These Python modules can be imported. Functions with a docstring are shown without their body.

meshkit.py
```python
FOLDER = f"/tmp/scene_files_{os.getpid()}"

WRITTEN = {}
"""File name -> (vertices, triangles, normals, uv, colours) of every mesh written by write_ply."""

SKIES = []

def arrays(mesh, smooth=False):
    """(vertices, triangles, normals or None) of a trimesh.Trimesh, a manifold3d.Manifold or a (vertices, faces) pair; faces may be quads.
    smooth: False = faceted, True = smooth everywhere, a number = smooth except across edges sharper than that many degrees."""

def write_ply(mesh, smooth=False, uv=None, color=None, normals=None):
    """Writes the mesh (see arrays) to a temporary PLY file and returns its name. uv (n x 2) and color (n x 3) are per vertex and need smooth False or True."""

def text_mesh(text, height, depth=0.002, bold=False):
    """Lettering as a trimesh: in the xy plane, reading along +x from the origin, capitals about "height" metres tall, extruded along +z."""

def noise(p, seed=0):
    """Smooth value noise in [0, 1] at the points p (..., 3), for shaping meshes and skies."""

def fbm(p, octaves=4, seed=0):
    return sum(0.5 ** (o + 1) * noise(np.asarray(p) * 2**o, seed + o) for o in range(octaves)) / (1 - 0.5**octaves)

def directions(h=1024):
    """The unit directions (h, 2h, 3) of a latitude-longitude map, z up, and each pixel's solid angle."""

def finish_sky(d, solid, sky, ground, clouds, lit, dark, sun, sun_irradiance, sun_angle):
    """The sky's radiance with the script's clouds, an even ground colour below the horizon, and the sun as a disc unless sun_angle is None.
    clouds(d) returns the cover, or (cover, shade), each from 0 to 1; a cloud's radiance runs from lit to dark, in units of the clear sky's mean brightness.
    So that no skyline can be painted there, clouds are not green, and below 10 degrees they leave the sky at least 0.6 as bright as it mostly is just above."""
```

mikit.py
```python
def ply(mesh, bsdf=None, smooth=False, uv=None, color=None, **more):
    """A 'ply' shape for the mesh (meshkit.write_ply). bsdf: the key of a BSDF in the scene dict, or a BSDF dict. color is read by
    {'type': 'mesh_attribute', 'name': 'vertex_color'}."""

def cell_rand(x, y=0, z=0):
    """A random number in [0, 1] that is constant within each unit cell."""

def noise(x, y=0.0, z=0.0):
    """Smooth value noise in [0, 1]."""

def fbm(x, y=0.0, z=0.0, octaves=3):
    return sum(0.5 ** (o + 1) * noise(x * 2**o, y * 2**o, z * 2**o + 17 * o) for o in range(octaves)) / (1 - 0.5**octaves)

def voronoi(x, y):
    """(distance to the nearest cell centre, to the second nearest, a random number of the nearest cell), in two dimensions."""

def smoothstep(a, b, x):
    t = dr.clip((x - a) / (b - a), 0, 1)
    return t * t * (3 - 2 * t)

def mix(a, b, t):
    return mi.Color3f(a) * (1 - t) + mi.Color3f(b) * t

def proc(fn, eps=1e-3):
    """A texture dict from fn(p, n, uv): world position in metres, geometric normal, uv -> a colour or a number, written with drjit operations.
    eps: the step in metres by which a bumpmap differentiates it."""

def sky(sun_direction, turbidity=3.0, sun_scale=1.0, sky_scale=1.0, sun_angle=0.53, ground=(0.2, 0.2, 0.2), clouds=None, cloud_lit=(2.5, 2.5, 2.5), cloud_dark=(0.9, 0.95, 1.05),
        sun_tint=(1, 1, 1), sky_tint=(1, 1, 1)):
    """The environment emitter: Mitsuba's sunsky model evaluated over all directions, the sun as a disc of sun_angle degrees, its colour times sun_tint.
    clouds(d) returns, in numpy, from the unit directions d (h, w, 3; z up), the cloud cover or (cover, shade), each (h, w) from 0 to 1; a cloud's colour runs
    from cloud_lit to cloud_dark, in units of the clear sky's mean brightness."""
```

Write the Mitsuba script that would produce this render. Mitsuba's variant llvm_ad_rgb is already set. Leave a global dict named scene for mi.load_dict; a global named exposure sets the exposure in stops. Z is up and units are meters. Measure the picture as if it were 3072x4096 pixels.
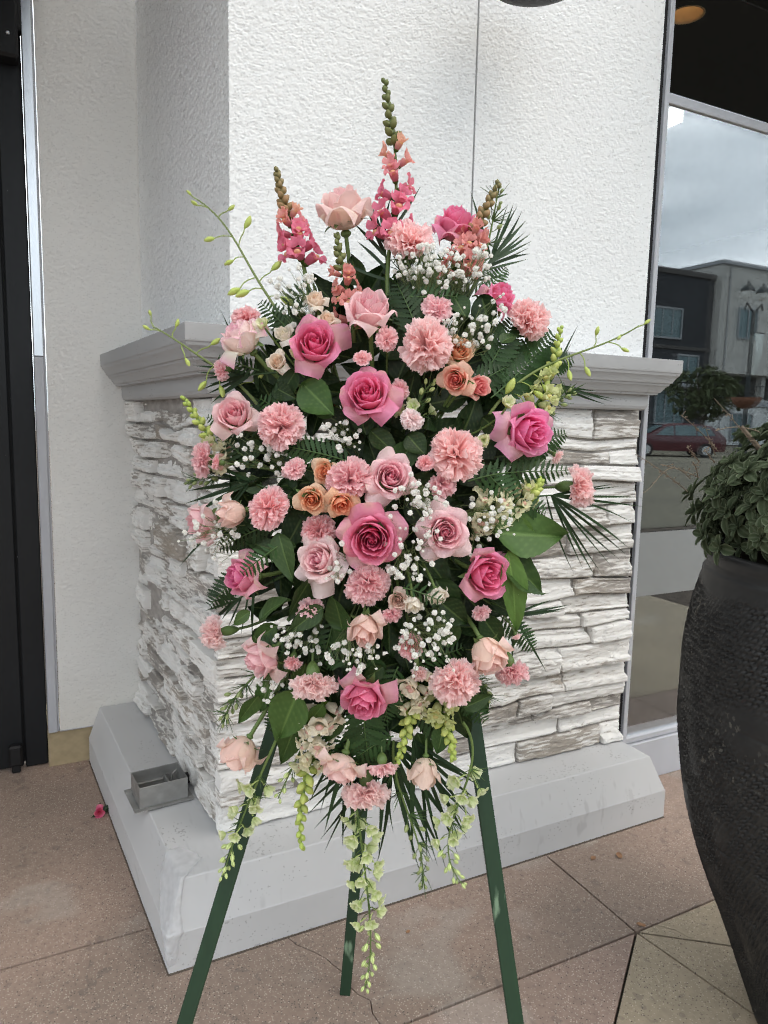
import math
import numpy as np
import drjit as dr
import mitsuba as mi
import mikit
from meshkit import noise as vnoise, fbm as vfbm

T = mi.ScalarTransform4f
rng = np.random.default_rng(11)
scene, labels = {}, {}

# ------------------------------------------------------------------ camera, sky, exposure
scene['camera'] = {'type': 'perspective', 'fov': 55.768, 'fov_axis': 'x', 'near_clip': 0.05, 'far_clip': 900.0,
                   'to_world': T().look_at(origin=[-0.3094, -1.775, 1.45], target=[0.1431, -0.8924, 1.3228], up=[0.0386, 0.1225, 0.9917])}


def overcast(d):
    """Even stratus with long soft bands, a little brighter towards the veiled sun."""
    q = np.stack([d[..., 0] * 2.2 + 4, d[..., 1] * 2.2, d[..., 2] * 11], -1)
    s = vfbm(q, 4, 3)
    low = np.clip(1 - d[..., 2] / 0.42, 0, 1) ** 2
    return np.ones(d.shape[:2]), np.clip((s - 0.36) * 2.6 + 0.5 * low, 0, 1)


scene['sky'] = mikit.sky([0.30, -0.58, 1.0], turbidity=4, sun_scale=0.11, sun_angle=44, clouds=overcast,
                         cloud_lit=(2.38, 2.48, 2.56), cloud_dark=(0.86, 1.01, 1.12), sun_tint=(0.94, 0.98, 1.05), ground=(0.25, 0.24, 0.22))
exposure = 3.08


# ------------------------------------------------------------------ small helpers
def numbered(k):
    if k not in scene and k not in labels:
        return k
    n = 1
    while f'{k}_{n:03d}' in scene or f'{k}_{n:03d}' in labels:
        n += 1
    return f'{k}_{n:03d}'


COUNT = {}


def fresh(k):
    """The next free key: k, k_001, k_002 ..."""
    n = COUNT.get(k, -1) + 1
    COUNT[k] = n
    return k if n == 0 else f'{k}_{n:03d}'


def thing(name, label, cat, group=None):
    k = fresh(name)
    labels[k] = {'label': label, 'category': cat}
    if group:
        labels[k]['group'] = group
    return k


TONES = []                                            # per mesh: mean colour and the two directions in which it varies


def put(key, mesh, bsdf, smooth=True, color=None):
    """One shape. color: per-vertex base colours, kept as uv = (row of TONES + a, b)."""
    V, F = mesh
    V = np.asarray(V, float)
    uv = None
    if color is not None:
        C = np.broadcast_to(np.asarray(color, float), V.shape)
        m = C.mean(0)
        _, _, D = np.linalg.svd((C - m).T @ (C - m))
        ab = (C - m) @ D[:2].T
        lo, hi = ab.min(0), ab.max(0)
        w = np.maximum(hi - lo, 1e-6)
        uv = (ab - lo) / w * 0.9 + 0.05
        p1, p2 = D[0] * w[0] / 0.9, D[1] * w[1] / 0.9
        uv[:, 0] += len(TONES)
        TONES.append(np.r_[m + D[0] * lo[0] + D[1] * lo[1] - 0.05 * (p1 + p2), p1, p2])
    scene[key] = mikit.ply((V, np.asarray(F, int)), bsdf, smooth, uv=uv)
    return key


def toned(p, n, uv):
    i = dr.clip(mi.Int32(dr.floor(uv.x)), 0, len(TONES) - 1)
    a, b = uv.x - mi.Float(i), uv.y
    g = lambda k: dr.gather(mi.Float, TONE_TABLE, mi.UInt32(i) * 9 + k)
    return mi.Color3f(*[dr.clip(g(k) + a * g(3 + k) + b * g(6 + k), 0.002, 0.97) for k in range(3)])


def part(holder, name, mesh, bsdf, smooth=True, color=None, label=None, stuff=False):
    k = fresh(f'{holder}__{name}')
    put(k, mesh, bsdf, smooth, color)
    if label:
        labels.setdefault(k, {})['label'] = label
    if stuff:
        labels.setdefault(k, {})['kind'] = 'stuff'
    return k


def structure(name, mesh, bsdf, smooth=False, color=None):
    k = fresh(name)
    put(k, mesh, bsdf, smooth, color)
    labels[k] = {'kind': 'structure'}
    return k


def join(meshes):
    Vs, Fs, n = [], [], 0
    for V, F in meshes:
        Vs.append(np.asarray(V, float)); Fs.append(np.asarray(F, int) + n); n += len(V)
    return np.vstack(Vs), np.vstack(Fs)


def grid(P, flip=False):
    """Triangles of a lattice of points (a, b, 3)."""
    a, b = P.shape[:2]
    i, j = np.meshgrid(np.arange(a - 1), np.arange(b - 1), indexing='ij')
    q = np.stack([i * b + j, i * b + j + 1, (i + 1) * b + j + 1, (i + 1) * b + j], -1).reshape(-1, 4)
    if flip:
        q = q[:, ::-1]
    return P.reshape(-1, 3), np.vstack([q[:, [0, 1, 2]], q[:, [0, 2, 3]]])


def tube(pts, rad, sides=6, cap=True):
    p = np.asarray(pts, float)
    rad = np.broadcast_to(rad, (len(p),))
    t = np.gradient(p, axis=0)
    t /= np.linalg.norm(t, axis=1, keepdims=True) + 1e-12
    ref = np.array([0, 0, 1.0]) if abs(t[:, 2]).mean() < 0.9 else np.array([1.0, 0, 0])
    a = np.cross(t, ref); a /= np.linalg.norm(a, axis=1, keepdims=True) + 1e-12
    b = np.cross(t, a)
    ang = np.arange(sides) * 2 * np.pi / sides
    V = p[:, None] + rad[:, None, None] * (np.cos(ang)[None, :, None] * a[:, None] + np.sin(ang)[None, :, None] * b[:, None])
    n = len(p)
    F = []
    for i in range(n - 1):
        for j in range(sides):
            k = (j + 1) % sides
            F += [[i * sides + j, (i + 1) * sides + k, i * sides + k], [i * sides + j, (i + 1) * sides + j, (i + 1) * sides + k]]
    V = V.reshape(-1, 3)
    if cap:
        V = np.vstack([V, p[0], p[-1]])
        for j in range(sides):
            k = (j + 1) % sides
            F += [[n * sides, j, k], [n * sides + 1, (n - 1) * sides + k, (n - 1) * sides + j]]
    return V, np.array(F)


def prism(poly, z0, z1, bevel=0.0):
    """A convex or simple polygon (n, 2), counter-clockwise, pulled up from z0 to z1, its top edge bevelled."""
    import trimesh, shapely.geometry as sg
    p = sg.Polygon(poly)
    if bevel > 0:
        q = p.buffer(-bevel, join_style=2)
    m = trimesh.creation.extrude_polygon(p, z1 - z0, engine='earcut')
    m.apply_translation([0, 0, z0])
    return np.array(m.vertices), np.array(m.faces)


def box(x0, x1, y0, y1, z0, z1, c=0.003):
    """A box with chamfered edges."""
    import manifold3d as m3
    pts = []
    c = min(c, (x1 - x0) / 3, (y1 - y0) / 3, (z1 - z0) / 3)
    for a in (0, 1):
        for b in (0, 1):
            for d in (0, 1):
                x, y, z = (x1 if a else x0), (y1 if b else y0), (z1 if d else z0)
                sx, sy, sz = (-c if a else c), (-c if b else c), (-c if d else c)
                pts += [[x + sx, y + sy, z], [x + sx, y, z + sz], [x, y + sy, z + sz]]
    m = m3.Manifold.hull_points(np.array(pts)).to_mesh()
    return np.array(m.vert_properties[:, :3]), np.array(m.tri_verts)


def beam(p, q, w, d, up, c=0.003):
    """A board from p to q, w wide across, d deep along up."""
    p, q, up = (np.asarray(v, float) for v in (p, q, up))
    L = np.linalg.norm(q - p); z = (q - p) / L
    x = np.cross(up, z); x /= np.linalg.norm(x); y = np.cross(z, x)
    V, F = box(-w / 2, w / 2, -d / 2, d / 2, 0, L, c)
    return V @ np.stack([x, y, z]) + p, F


def lathe(prof, n=48, centre=(0, 0)):
    prof = np.asarray(prof, float)
    a = np.arange(n + 1) * 2 * np.pi / n
    P = np.stack([prof[:, 0, None] * np.cos(a) + centre[0], prof[:, 0, None] * np.sin(a) + centre[1], np.repeat(prof[:, 1, None], n + 1, 1)], -1)
    V, F = grid(P)
    F = np.where(F % (n + 1) == n, F - n, F)
    return V, F


def basis(axis, spin=0.0):
    z = np.asarray(axis, float); z = z / np.linalg.norm(z)
    h = np.array([0, 1.0, 0]) if abs(z[1]) < 0.95 else np.array([1.0, 0, 0])
    x = np.cross(h, z); x /= np.linalg.norm(x); y = np.cross(z, x)
    c, s = math.cos(spin), math.sin(spin)
    return np.stack([x * c + y * s, y * c - x * s, z])      # rows: use V @ basis


# ------------------------------------------------------------------ materials
def rgb(*c):
    return {'type': 'rgb', 'value': list(c)}


def bumped(inner, fn, scale, eps=1e-3):
    return {'type': 'twosided', 'bsdf': {'type': 'bumpmap', 'arbitrary': mikit.proc(fn, eps), 'scale': scale, 'bsdf': inner['bsdf']}}


def rough(color, r=0.6, spec=0.5, **k):
    return {'type': 'twosided', 'bsdf': {'type': 'principled', 'base_color': color, 'roughness': r, 'specular': spec, **k}}


N, B, S, MX = mikit.noise, mikit.fbm, mikit.smoothstep, mikit.mix


def stucco_tone(p, n, uv):
    t = B(p.x * 1.3 + 5, p.y * 1.3, p.z * 0.7, 3)
    pit_shade = S(0.34, 0.12, N(p.x * 120 + 7, p.y * 120, p.z * 135))  # shade of the stucco grain painted as dark specks
    return MX((0.825, 0.84, 0.845), (0.755, 0.76, 0.755), t) * (1 - 0.20 * pit_shade)


def stucco_old_tone(p, n, uv):
    t = B(p.x * 4 + 5, p.y * 4, p.z * 2, 3)
    low = S(0.55, 0.15, p.z + 0.12 * t)
    pit_shade = S(0.30, 0.16, N(p.x * 150, p.y * 150, p.z * 170))  # dark specks paint in the shade of the grain
    return MX(MX((0.745, 0.738, 0.718), (0.67, 0.662, 0.64), t), (0.62, 0.58, 0.51), low * 0.5) * (1 - 0.10 * pit_shade)


scene['m_stucco'] = rough(mikit.proc(stucco_tone), 0.85, 0.3)
scene['m_stucco_old'] = rough(mikit.proc(stucco_old_tone), 0.9, 0.2)


def footing_tone(p, n, uv):
    return MX((0.47, 0.38, 0.24), (0.30, 0.24, 0.15), B(p.x * 40, p.y * 40, p.z * 40, 3))


scene['m_joint_white'] = rough(rgb(0.62, 0.62, 0.62), 0.8)
scene['m_footing'] = rough(mikit.proc(footing_tone), 0.95, 0.2)


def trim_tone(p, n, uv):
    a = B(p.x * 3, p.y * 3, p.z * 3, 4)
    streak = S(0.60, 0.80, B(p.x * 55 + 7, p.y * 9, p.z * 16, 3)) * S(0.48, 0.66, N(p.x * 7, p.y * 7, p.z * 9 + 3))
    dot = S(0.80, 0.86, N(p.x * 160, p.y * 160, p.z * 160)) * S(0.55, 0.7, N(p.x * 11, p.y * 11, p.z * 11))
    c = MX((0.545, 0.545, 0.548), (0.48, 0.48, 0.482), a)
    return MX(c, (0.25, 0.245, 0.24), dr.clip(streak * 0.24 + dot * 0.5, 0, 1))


scene['m_trim_shaded'] = rough(mikit.proc(lambda p, n, uv: trim_tone(p, n, uv) * 0.72), 0.55, 0.4)  # same paint as the trim, darkened to carry the ledge's shade
scene['m_trim'] = rough(mikit.proc(trim_tone), 0.55, 0.4)
scene['m_patch'] = rough(mikit.proc(lambda p, n, uv: MX((0.57, 0.57, 0.58), (0.45, 0.45, 0.455), B(p.x * 60, p.y * 60, p.z * 60, 3))), 0.8, 0.3)


def stone_material(wear, brown):
    def tone(p, n, uv):
        low = B(p.x * 7 + 2, p.y * 7, p.z * 15, 3)
        fine = B(p.x * 26 + 1, p.y * 26, p.z * 150, 5)
        v = fine * 0.55 + low * 0.45
        bare = S(wear, wear + 0.11, v)
        stone = MX((0.30, 0.255, 0.205), (0.235, 0.22, 0.21), N(p.x * 6, p.y * 6 + 4, p.z * 8))
        stone = stone * (0.72 + 0.56 * B(p.x * 50, p.y * 50, p.z * 170, 3))
        paint = MX((0.79, 0.78, 0.755), (0.68, 0.67, 0.65), B(p.x * 14, p.y * 14, p.z * 30 + 9, 3))
        nick = S(0.70, 0.80, B(p.x * 70 + 5, p.y * 70, p.z * 120, 3)) * S(0.45, 0.6, N(p.x * 9, p.y * 9, p.z * 22))
        wash = S(wear - 0.14, wear + 0.04, v) * brown
        return MX(MX(paint, (0.50, 0.465, 0.42), wash * 0.55), stone, dr.clip(bare * 0.85 + nick * 0.7, 0, 1))
    return rough(mikit.proc(tone), 0.85, 0.3)


STONES = ['m_stone_white', 'm_stone_scuffed', 'm_stone_worn', 'm_stone_bare']
for k, w, b in zip(STONES, (0.635, 0.575, 0.515, 0.43), (0.3, 0.6, 0.8, 1.0)):
    scene[k] = stone_material(w, b)
scene['m_mortar_shaded'] = rough(mikit.proc(lambda p, n, uv: MX((0.50, 0.48, 0.455), (0.17, 0.15, 0.135), B(p.x * 22, p.y * 22, p.z * 40, 4))), 0.9, 0.2)  # mortar toned down so its colour carries the shade in the creases


def slab_material(a, b, fleck, amount):
    def tone(p, n, uv):
        big = B(p.x * 2.2 + 3, p.y * 2.2, 0, 4)
        f, _, r = mikit.voronoi(p.x * 210, p.y * 210)
        chip = S(0.42, 0.30, f)
        c = MX(a, b, S(0.3, 0.7, big))
        c = MX(c, fleck, chip * S(1 - amount, 1.0, r) * 0.85)
        c = MX(c, (0.07, 0.06, 0.055), chip * S(0.12, 0.03, r) * 0.75)
        spot = S(0.86, 0.93, B(p.x * 34 + 5, p.y * 34, 3.0, 2) * 1.12)
        c = MX(c, (0.09, 0.08, 0.075), spot * 0.30)
        grey = S(0.62, 0.75, B(p.x * 3.1 + 8, p.y * 4.0, 1.0, 4))
        return MX(c, (0.40, 0.375, 0.34), grey * 0.30) * (0.88 + 0.24 * B(p.x * 95, p.y * 95, 2.0, 2))
    return rough(mikit.proc(tone), 0.8, 0.35)


scene['m_slab_pink'] = slab_material((0.360, 0.252, 0.203), (0.290, 0.212, 0.174), (0.56, 0.46, 0.40), 0.30)
scene['m_slab_brown'] = slab_material((0.305, 0.222, 0.180), (0.245, 0.185, 0.150), (0.52, 0.43, 0.37), 0.30)
scene['m_slab_tan'] = slab_material((0.385, 0.315, 0.225), (0.32, 0.262, 0.19), (0.52, 0.45, 0.35), 0.22)
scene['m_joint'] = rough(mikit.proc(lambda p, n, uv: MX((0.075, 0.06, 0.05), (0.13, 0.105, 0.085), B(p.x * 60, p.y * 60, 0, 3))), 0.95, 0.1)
scene['m_asphalt'] = rough(mikit.proc(lambda p, n, uv: MX((0.17, 0.155, 0.115), (0.115, 0.105, 0.085), B(p.x * 0.5, p.y * 0.9, 0, 4))), 0.9, 0.2)
scene['m_door'] = rough(mikit.proc(lambda p, n, uv: MX((0.010, 0.011, 0.013), (0.018, 0.020, 0.023), B(p.x * 6, p.y * 6, p.z * 3, 3)) * 0.8 + mi.Color3f(0.25) * S(0.965, 0.98, N(p.x * 90, p.y * 90, p.z * 50))), 0.45, 0.28)
scene['m_black'] = rough(rgb(0.008, 0.008, 0.009), 0.55, 0.4)
scene['m_aluminium'] = rough(mikit.proc(lambda p, n, uv: MX((0.82, 0.85, 0.89), (0.74, 0.77, 0.81), B(p.x * 90, p.y * 90, p.z * 2.5, 3))), 0.30, 0.5, metallic=0.9)
scene['m_frame'] = rough(mikit.proc(lambda p, n, uv: MX((0.46, 0.47, 0.505), (0.41, 0.42, 0.45), B(p.x * 8, p.y * 8, p.z * 5, 3))), 0.45, 0.5)
scene['m_galvanised'] = rough(mikit.proc(lambda p, n, uv: MX((0.42, 0.42, 0.41), (0.24, 0.235, 0.225), B(p.x * 34, p.y * 34, p.z * 34, 4))), 0.42, 0.5, metallic=0.6)
scene['m_glass'] = {'type': 'thindielectric', 'int_ior': 2.25, 'specular_reflectance': rgb(0.86, 0.95, 1.0)}
scene['m_glass_inner'] = {'type': 'thindielectric', 'int_ior': 1.45}
scene['m_frost'] = rough(rgb(0.225, 0.235, 0.235), 0.5, 0.5)
scene['m_cream'] = rough(rgb(0.82, 0.80, 0.72), 0.6)
scene['m_interior'] = rough(rgb(0.012, 0.011, 0.010), 0.8)
scene['m_can'] = rough(rgb(0.62, 0.46, 0.27), 0.5)
scene['m_easel'] = bumped(rough(mikit.proc(lambda p, n, uv: MX(MX((0.016, 0.046, 0.023), (0.011, 0.034, 0.018), B(p.x * 50, p.y * 50, p.z * 9, 3)), (0.16, 0.24, 0.16), S(0.71, 0.80, B(p.x * 34 + 2, p.y * 34, p.z * 7, 4)))), 0.5, 0.45),
                          lambda p, n, uv: B(p.x * 160, p.y * 160, p.z * 12, 3), 0.0015)


# ------------------------------------------------------------------ paving: slabs cut by joints and one long crack
SH = -0.0543                                             # the pillar's left side runs a little off square


def paving():
    import shapely.geometry as sg
    from shapely.ops import unary_union
    import shapely
    area = sg.box(-3.2, -5.0, 4.5, 1.45)
    J = [[(-3.2, 0.236), (-0.02, 0.203)], [(-3.2, -0.395), (0.48, -0.401), (1.236, -0.409), (4.5, -0.385)],
         [(1.236, -0.409), (0.986, -0.591), (0.2, -1.16), (-1.5, -2.4)], [(1.236, -0.409), (1.441, -0.568), (3.0, -1.78), (4.5, -2.95)], [(1.236, -0.409), (1.283, -0.776), (1.75, -5.0)],
         [(1.242, -0.01), (1.236, -0.409)], [(2.6, 0.3), (2.6, -0.39)], [(-1.6, -0.39), (-1.6, -5.0)], [(-1.5, 1.45), (-1.5, 0.22)], [(-3.2, -2.4), (4.5, -2.4)]]
    crack = [(0.318, 0.02), (0.338, -0.037), (0.372, -0.085), (0.392, -0.12), (0.40, -0.15), (0.413, -0.185), (0.405, -0.22), (0.418, -0.27), (0.438, -0.30), (0.425, -0.34), (0.430, -0.402)]
    cut = unary_union([sg.LineString(j).buffer(0.0035, cap_style=2) for j in J] + [sg.LineString(crack).buffer(0.0014)])
    cut2 = sg.LineString([(1.30, -0.40), (1.345, -0.45), (1.36, -0.50), (1.40, -0.535)]).buffer(0.0012)
    left = area.difference(cut).difference(cut2)
    out = []
    for g in left.geoms:
        if g.area > 1e-3:
            out.append(g)
    return out


import trimesh as _tm
structure('ground', grid(np.array([[[x, y, -0.03] for y in (-400, -60, -20, -6, 0, 3, 60)] for x in (-400, -40, 0, 40, 400)], float), flip=True), 'm_joint')
structure('road', grid(np.array([[[x, y, -0.02] for y in (-34.0, -28, -20, -12, -5.1)] for x in (-60, -20, 0, 20, 60, 90)], float), flip=True), 'm_asphalt')
labels['pavement'] = {'kind': 'structure'}
for g in paving():
    m = _tm.creation.extrude_polygon(g, 0.018, engine='earcut')
    m.apply_translation([0, 0, -0.018])
    c = g.representative_point()
    mat = 'm_slab_pink' if (c.y > -0.40 and c.x > 0.0 and c.y < 0.2) else 'm_slab_brown' if c.y > -0.39 else 'm_slab_tan'
    if c.y < -0.40 and c.x < 0.2:
        mat = 'm_slab_pink'
    part('pavement', 'slab', (np.array(m.vertices), np.array(m.faces)), mat, smooth=False)


# ------------------------------------------------------------------ the pillar: stuccoed shaft, moulded ledge, split-stone pedestal, painted plinth
D = 1.339
pillar = thing('pillar', 'white stuccoed corner pillar on a pedestal of whitewashed split stone', 'pillar')


def px(x, y):
    return x + SH * y


def extrude_path(profile, xl, yf, xr, yend):
    """Sweep (offset, z) pairs along left side, front and right return, mitred at both corners."""
    P = []
    for o, z in profile:
        P.append([[px(xl - o, D), D, z], [px(xl - o, yf - o), yf - o, z], [xr + o, yf - o, z], [xr + o, yend, z]])
    return grid(np.array(P, float))


def sheet(path, z0, z1, nz=8):
    """Upright faces along a plan path, with lengths in metres as uv."""
    path = np.asarray(path, float)
    u = np.r_[0, np.cumsum(np.linalg.norm(np.diff(path, axis=0), axis=1))]
    z = np.linspace(z0, z1, nz)
    P = np.array([[[x, y, h] for x, y in path] for h in z])
    return grid(P), np.array([[q, h] for h in z for q in u])


def rendered(p, q, z0, z1, step, amp=1.0, top=5.2):
    """A wall face from plan point p to q with the real relief of sprayed stucco, plain above the height z1."""
    p, q = np.asarray(p, float), np.asarray(q, float)
    L = np.linalg.norm(q - p); d = (q - p) / L; n = np.array([d[1], -d[0]])
    u = np.linspace(0, L, max(2, int(L / step))); z = np.r_[np.linspace(z0, z1, int((z1 - z0) / step)), top]
    U, Z = np.meshgrid(u, z)
    X = np.stack([p[0] + d[0] * U, p[1] + d[1] * U, Z], -1)
    g = vnoise(X * [275, 275, 300], 1); f = vnoise(X * 390 + 5, 2); b = vnoise(X * [85, 85, 100], 3)
    t = np.clip((g * 0.65 + b * 0.35 - 0.30) / 0.36, 0, 1)
    h = amp * (0.0022 * t * t * (3 - 2 * t) + 0.0007 * f - 0.0020)
    h[-1] = 0
    X[..., 0] += n[0] * h; X[..., 1] += n[1] * h
    return grid(X)


# shaft
jx = 1.0065
for p_, q_, st, nm in (((px(0.2453, D), D), (px(0.2453, 0.2273), 0.2273), 0.0030, 'stucco_side'), ((px(0.2453, 0.2273), 0.2273), (1.00, 0.2273), 0.0021, 'stucco_panel'), ((jx, 0.2273), (1.7735, 0.2273), 0.0021, 'stucco_panel')):
    part(pillar, nm, rendered(p_, q_, 1.66, 2.86 if nm == 'stucco_panel' else 3.05, st, 0.85 if nm == 'stucco_panel' else 2.0), 'm_stucco', smooth=True)
m, uv_ = sheet([(1.7735, 0.2265), (1.7735, 0.36)], 1.66, 5.2)
part(pillar, 'stucco_return', m, 'm_stucco', smooth=False)
sh = np.array([[[1.00, 0.2273, z], [1.00, 0.245, z], [jx, 0.245, z], [jx, 0.2273, z]] for z in (1.66, 5.2)], float)
part(pillar, 'control_joint', grid(sh), 'm_joint_white', smooth=False)

# ledge moulding
pr = [(0.00, 1.500), (0.020, 1.5005), (0.030, 1.506), (0.034, 1.516), (0.034, 1.555), (0.055, 1.5562), (0.0565, 1.563), (0.0625, 1.5645), (0.067, 1.572), (0.074, 1.583), (0.0815, 1.589), (0.083, 1.596), (0.0885, 1.597),
      (0.092, 1.606), (0.0975, 1.616), (0.104, 1.623), (0.106, 1.631), (0.1085, 1.633), (0.110, 1.640), (0.110, 1.6765), (0.1085, 1.678), (-0.06, 1.681)]
pr = [(o * 1.02, z) for o, z in pr]
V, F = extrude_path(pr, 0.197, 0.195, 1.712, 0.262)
part(pillar, 'ledge', (V, F), 'm_trim_shaded', smooth=22)

# plinth
pl = [(0.0, 0.0), (0.0, 0.108), (-0.003, 0.112), (-0.044, 0.228), (-0.048, 0.231), (-0.26, 0.234)]
V, F = extrude_path(pl, 0.0, 0.0, 1.7976, 0.262)
part(pillar, 'plinth', (V, F), 'm_trim', smooth=20)
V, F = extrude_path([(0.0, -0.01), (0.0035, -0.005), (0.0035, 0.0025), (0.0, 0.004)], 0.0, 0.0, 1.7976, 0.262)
part(pillar, 'base_joint_shade', (V, F), 'm_joint', smooth=False)  # dark gap line at the foot, also standing in for contact shade

# rough render patch over the plinth's corner
def patch():
    out = []
    t = np.linspace(0, 1, 70)[:, None]
    z = np.interp(t, [0, 0.42, 0.47, 0.80, 0.84, 1.0], [0.02, 0.108, 0.113, 0.228, 0.232, 0.2335])
    o = np.interp(t, [0, 0.42, 0.47, 0.80, 0.84, 1.0], [0, 0, -0.004, -0.044, -0.050, -0.115])
    w = np.interp(t, [0, 0.2, 0.45, 0.65, 0.82, 0.92, 1.0], [0.012, 0.022, 0.075, 0.15, 0.165, 0.12, 0.02])
    wf = np.interp(t, [0, 0.2, 0.42, 0.6, 0.85, 1.0], [0.016, 0.024, 0.042, 0.016, 0.012, 0.008])
    s = np.linspace(-1, 1, 61)[None]
    x0, y0 = -o * 1.0, -o * 1.0
    yy = np.where(s < 0, y0 - s * w * (1 + 0.10 * np.sin(9 * t + 3)), y0)
    xx = np.where(s > 0, x0 + s * wf * (1 + 0.12 * np.sin(14 * t)), x0)
    lift = 0.0085 * np.clip((1 - np.abs(s)) * 7, 0, 1) ** 0.5 * np.clip(t * 9, 0, 1) * np.clip((1 - t) * 9, 0, 1) - 0.0015
    lift = lift * (0.55 + 0.5 * vnoise(np.stack([xx * 60 + 0 * t, yy * 60, z * 60 + 0 * s], -1)) + 0.5 * vnoise(np.stack([xx * 230 + 0 * t, yy * 230, z * 230 + 0 * s], -1)))
    P = np.stack([px(xx - np.where(s < 0, 1, 0.5) * lift * 0.8, yy), yy - np.where(s > 0, 1, 0.5) * lift * 0.8, z + lift * 0.7 + 0 * s], -1)
    return grid(P, flip=True)


part(pillar, 'render_patch', patch(), 'm_patch', smooth=40, label='rough cement patch over the plinth corner')

# split-stone courses. s runs along the face, every stone is a part
ROWS = np.array([0.080, 0.052, 0.040, 0.052, 0.075, 0.078, 0.062, 0.050, 0.060, 0.066, 0.085, 0.092, 0.078, 0.066, 0.060, 0.048, 0.045, 0.092])
ROWS = np.cumsum(np.r_[0, ROWS[:]]) / ROWS.sum() * 1.268 + 0.234


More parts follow.
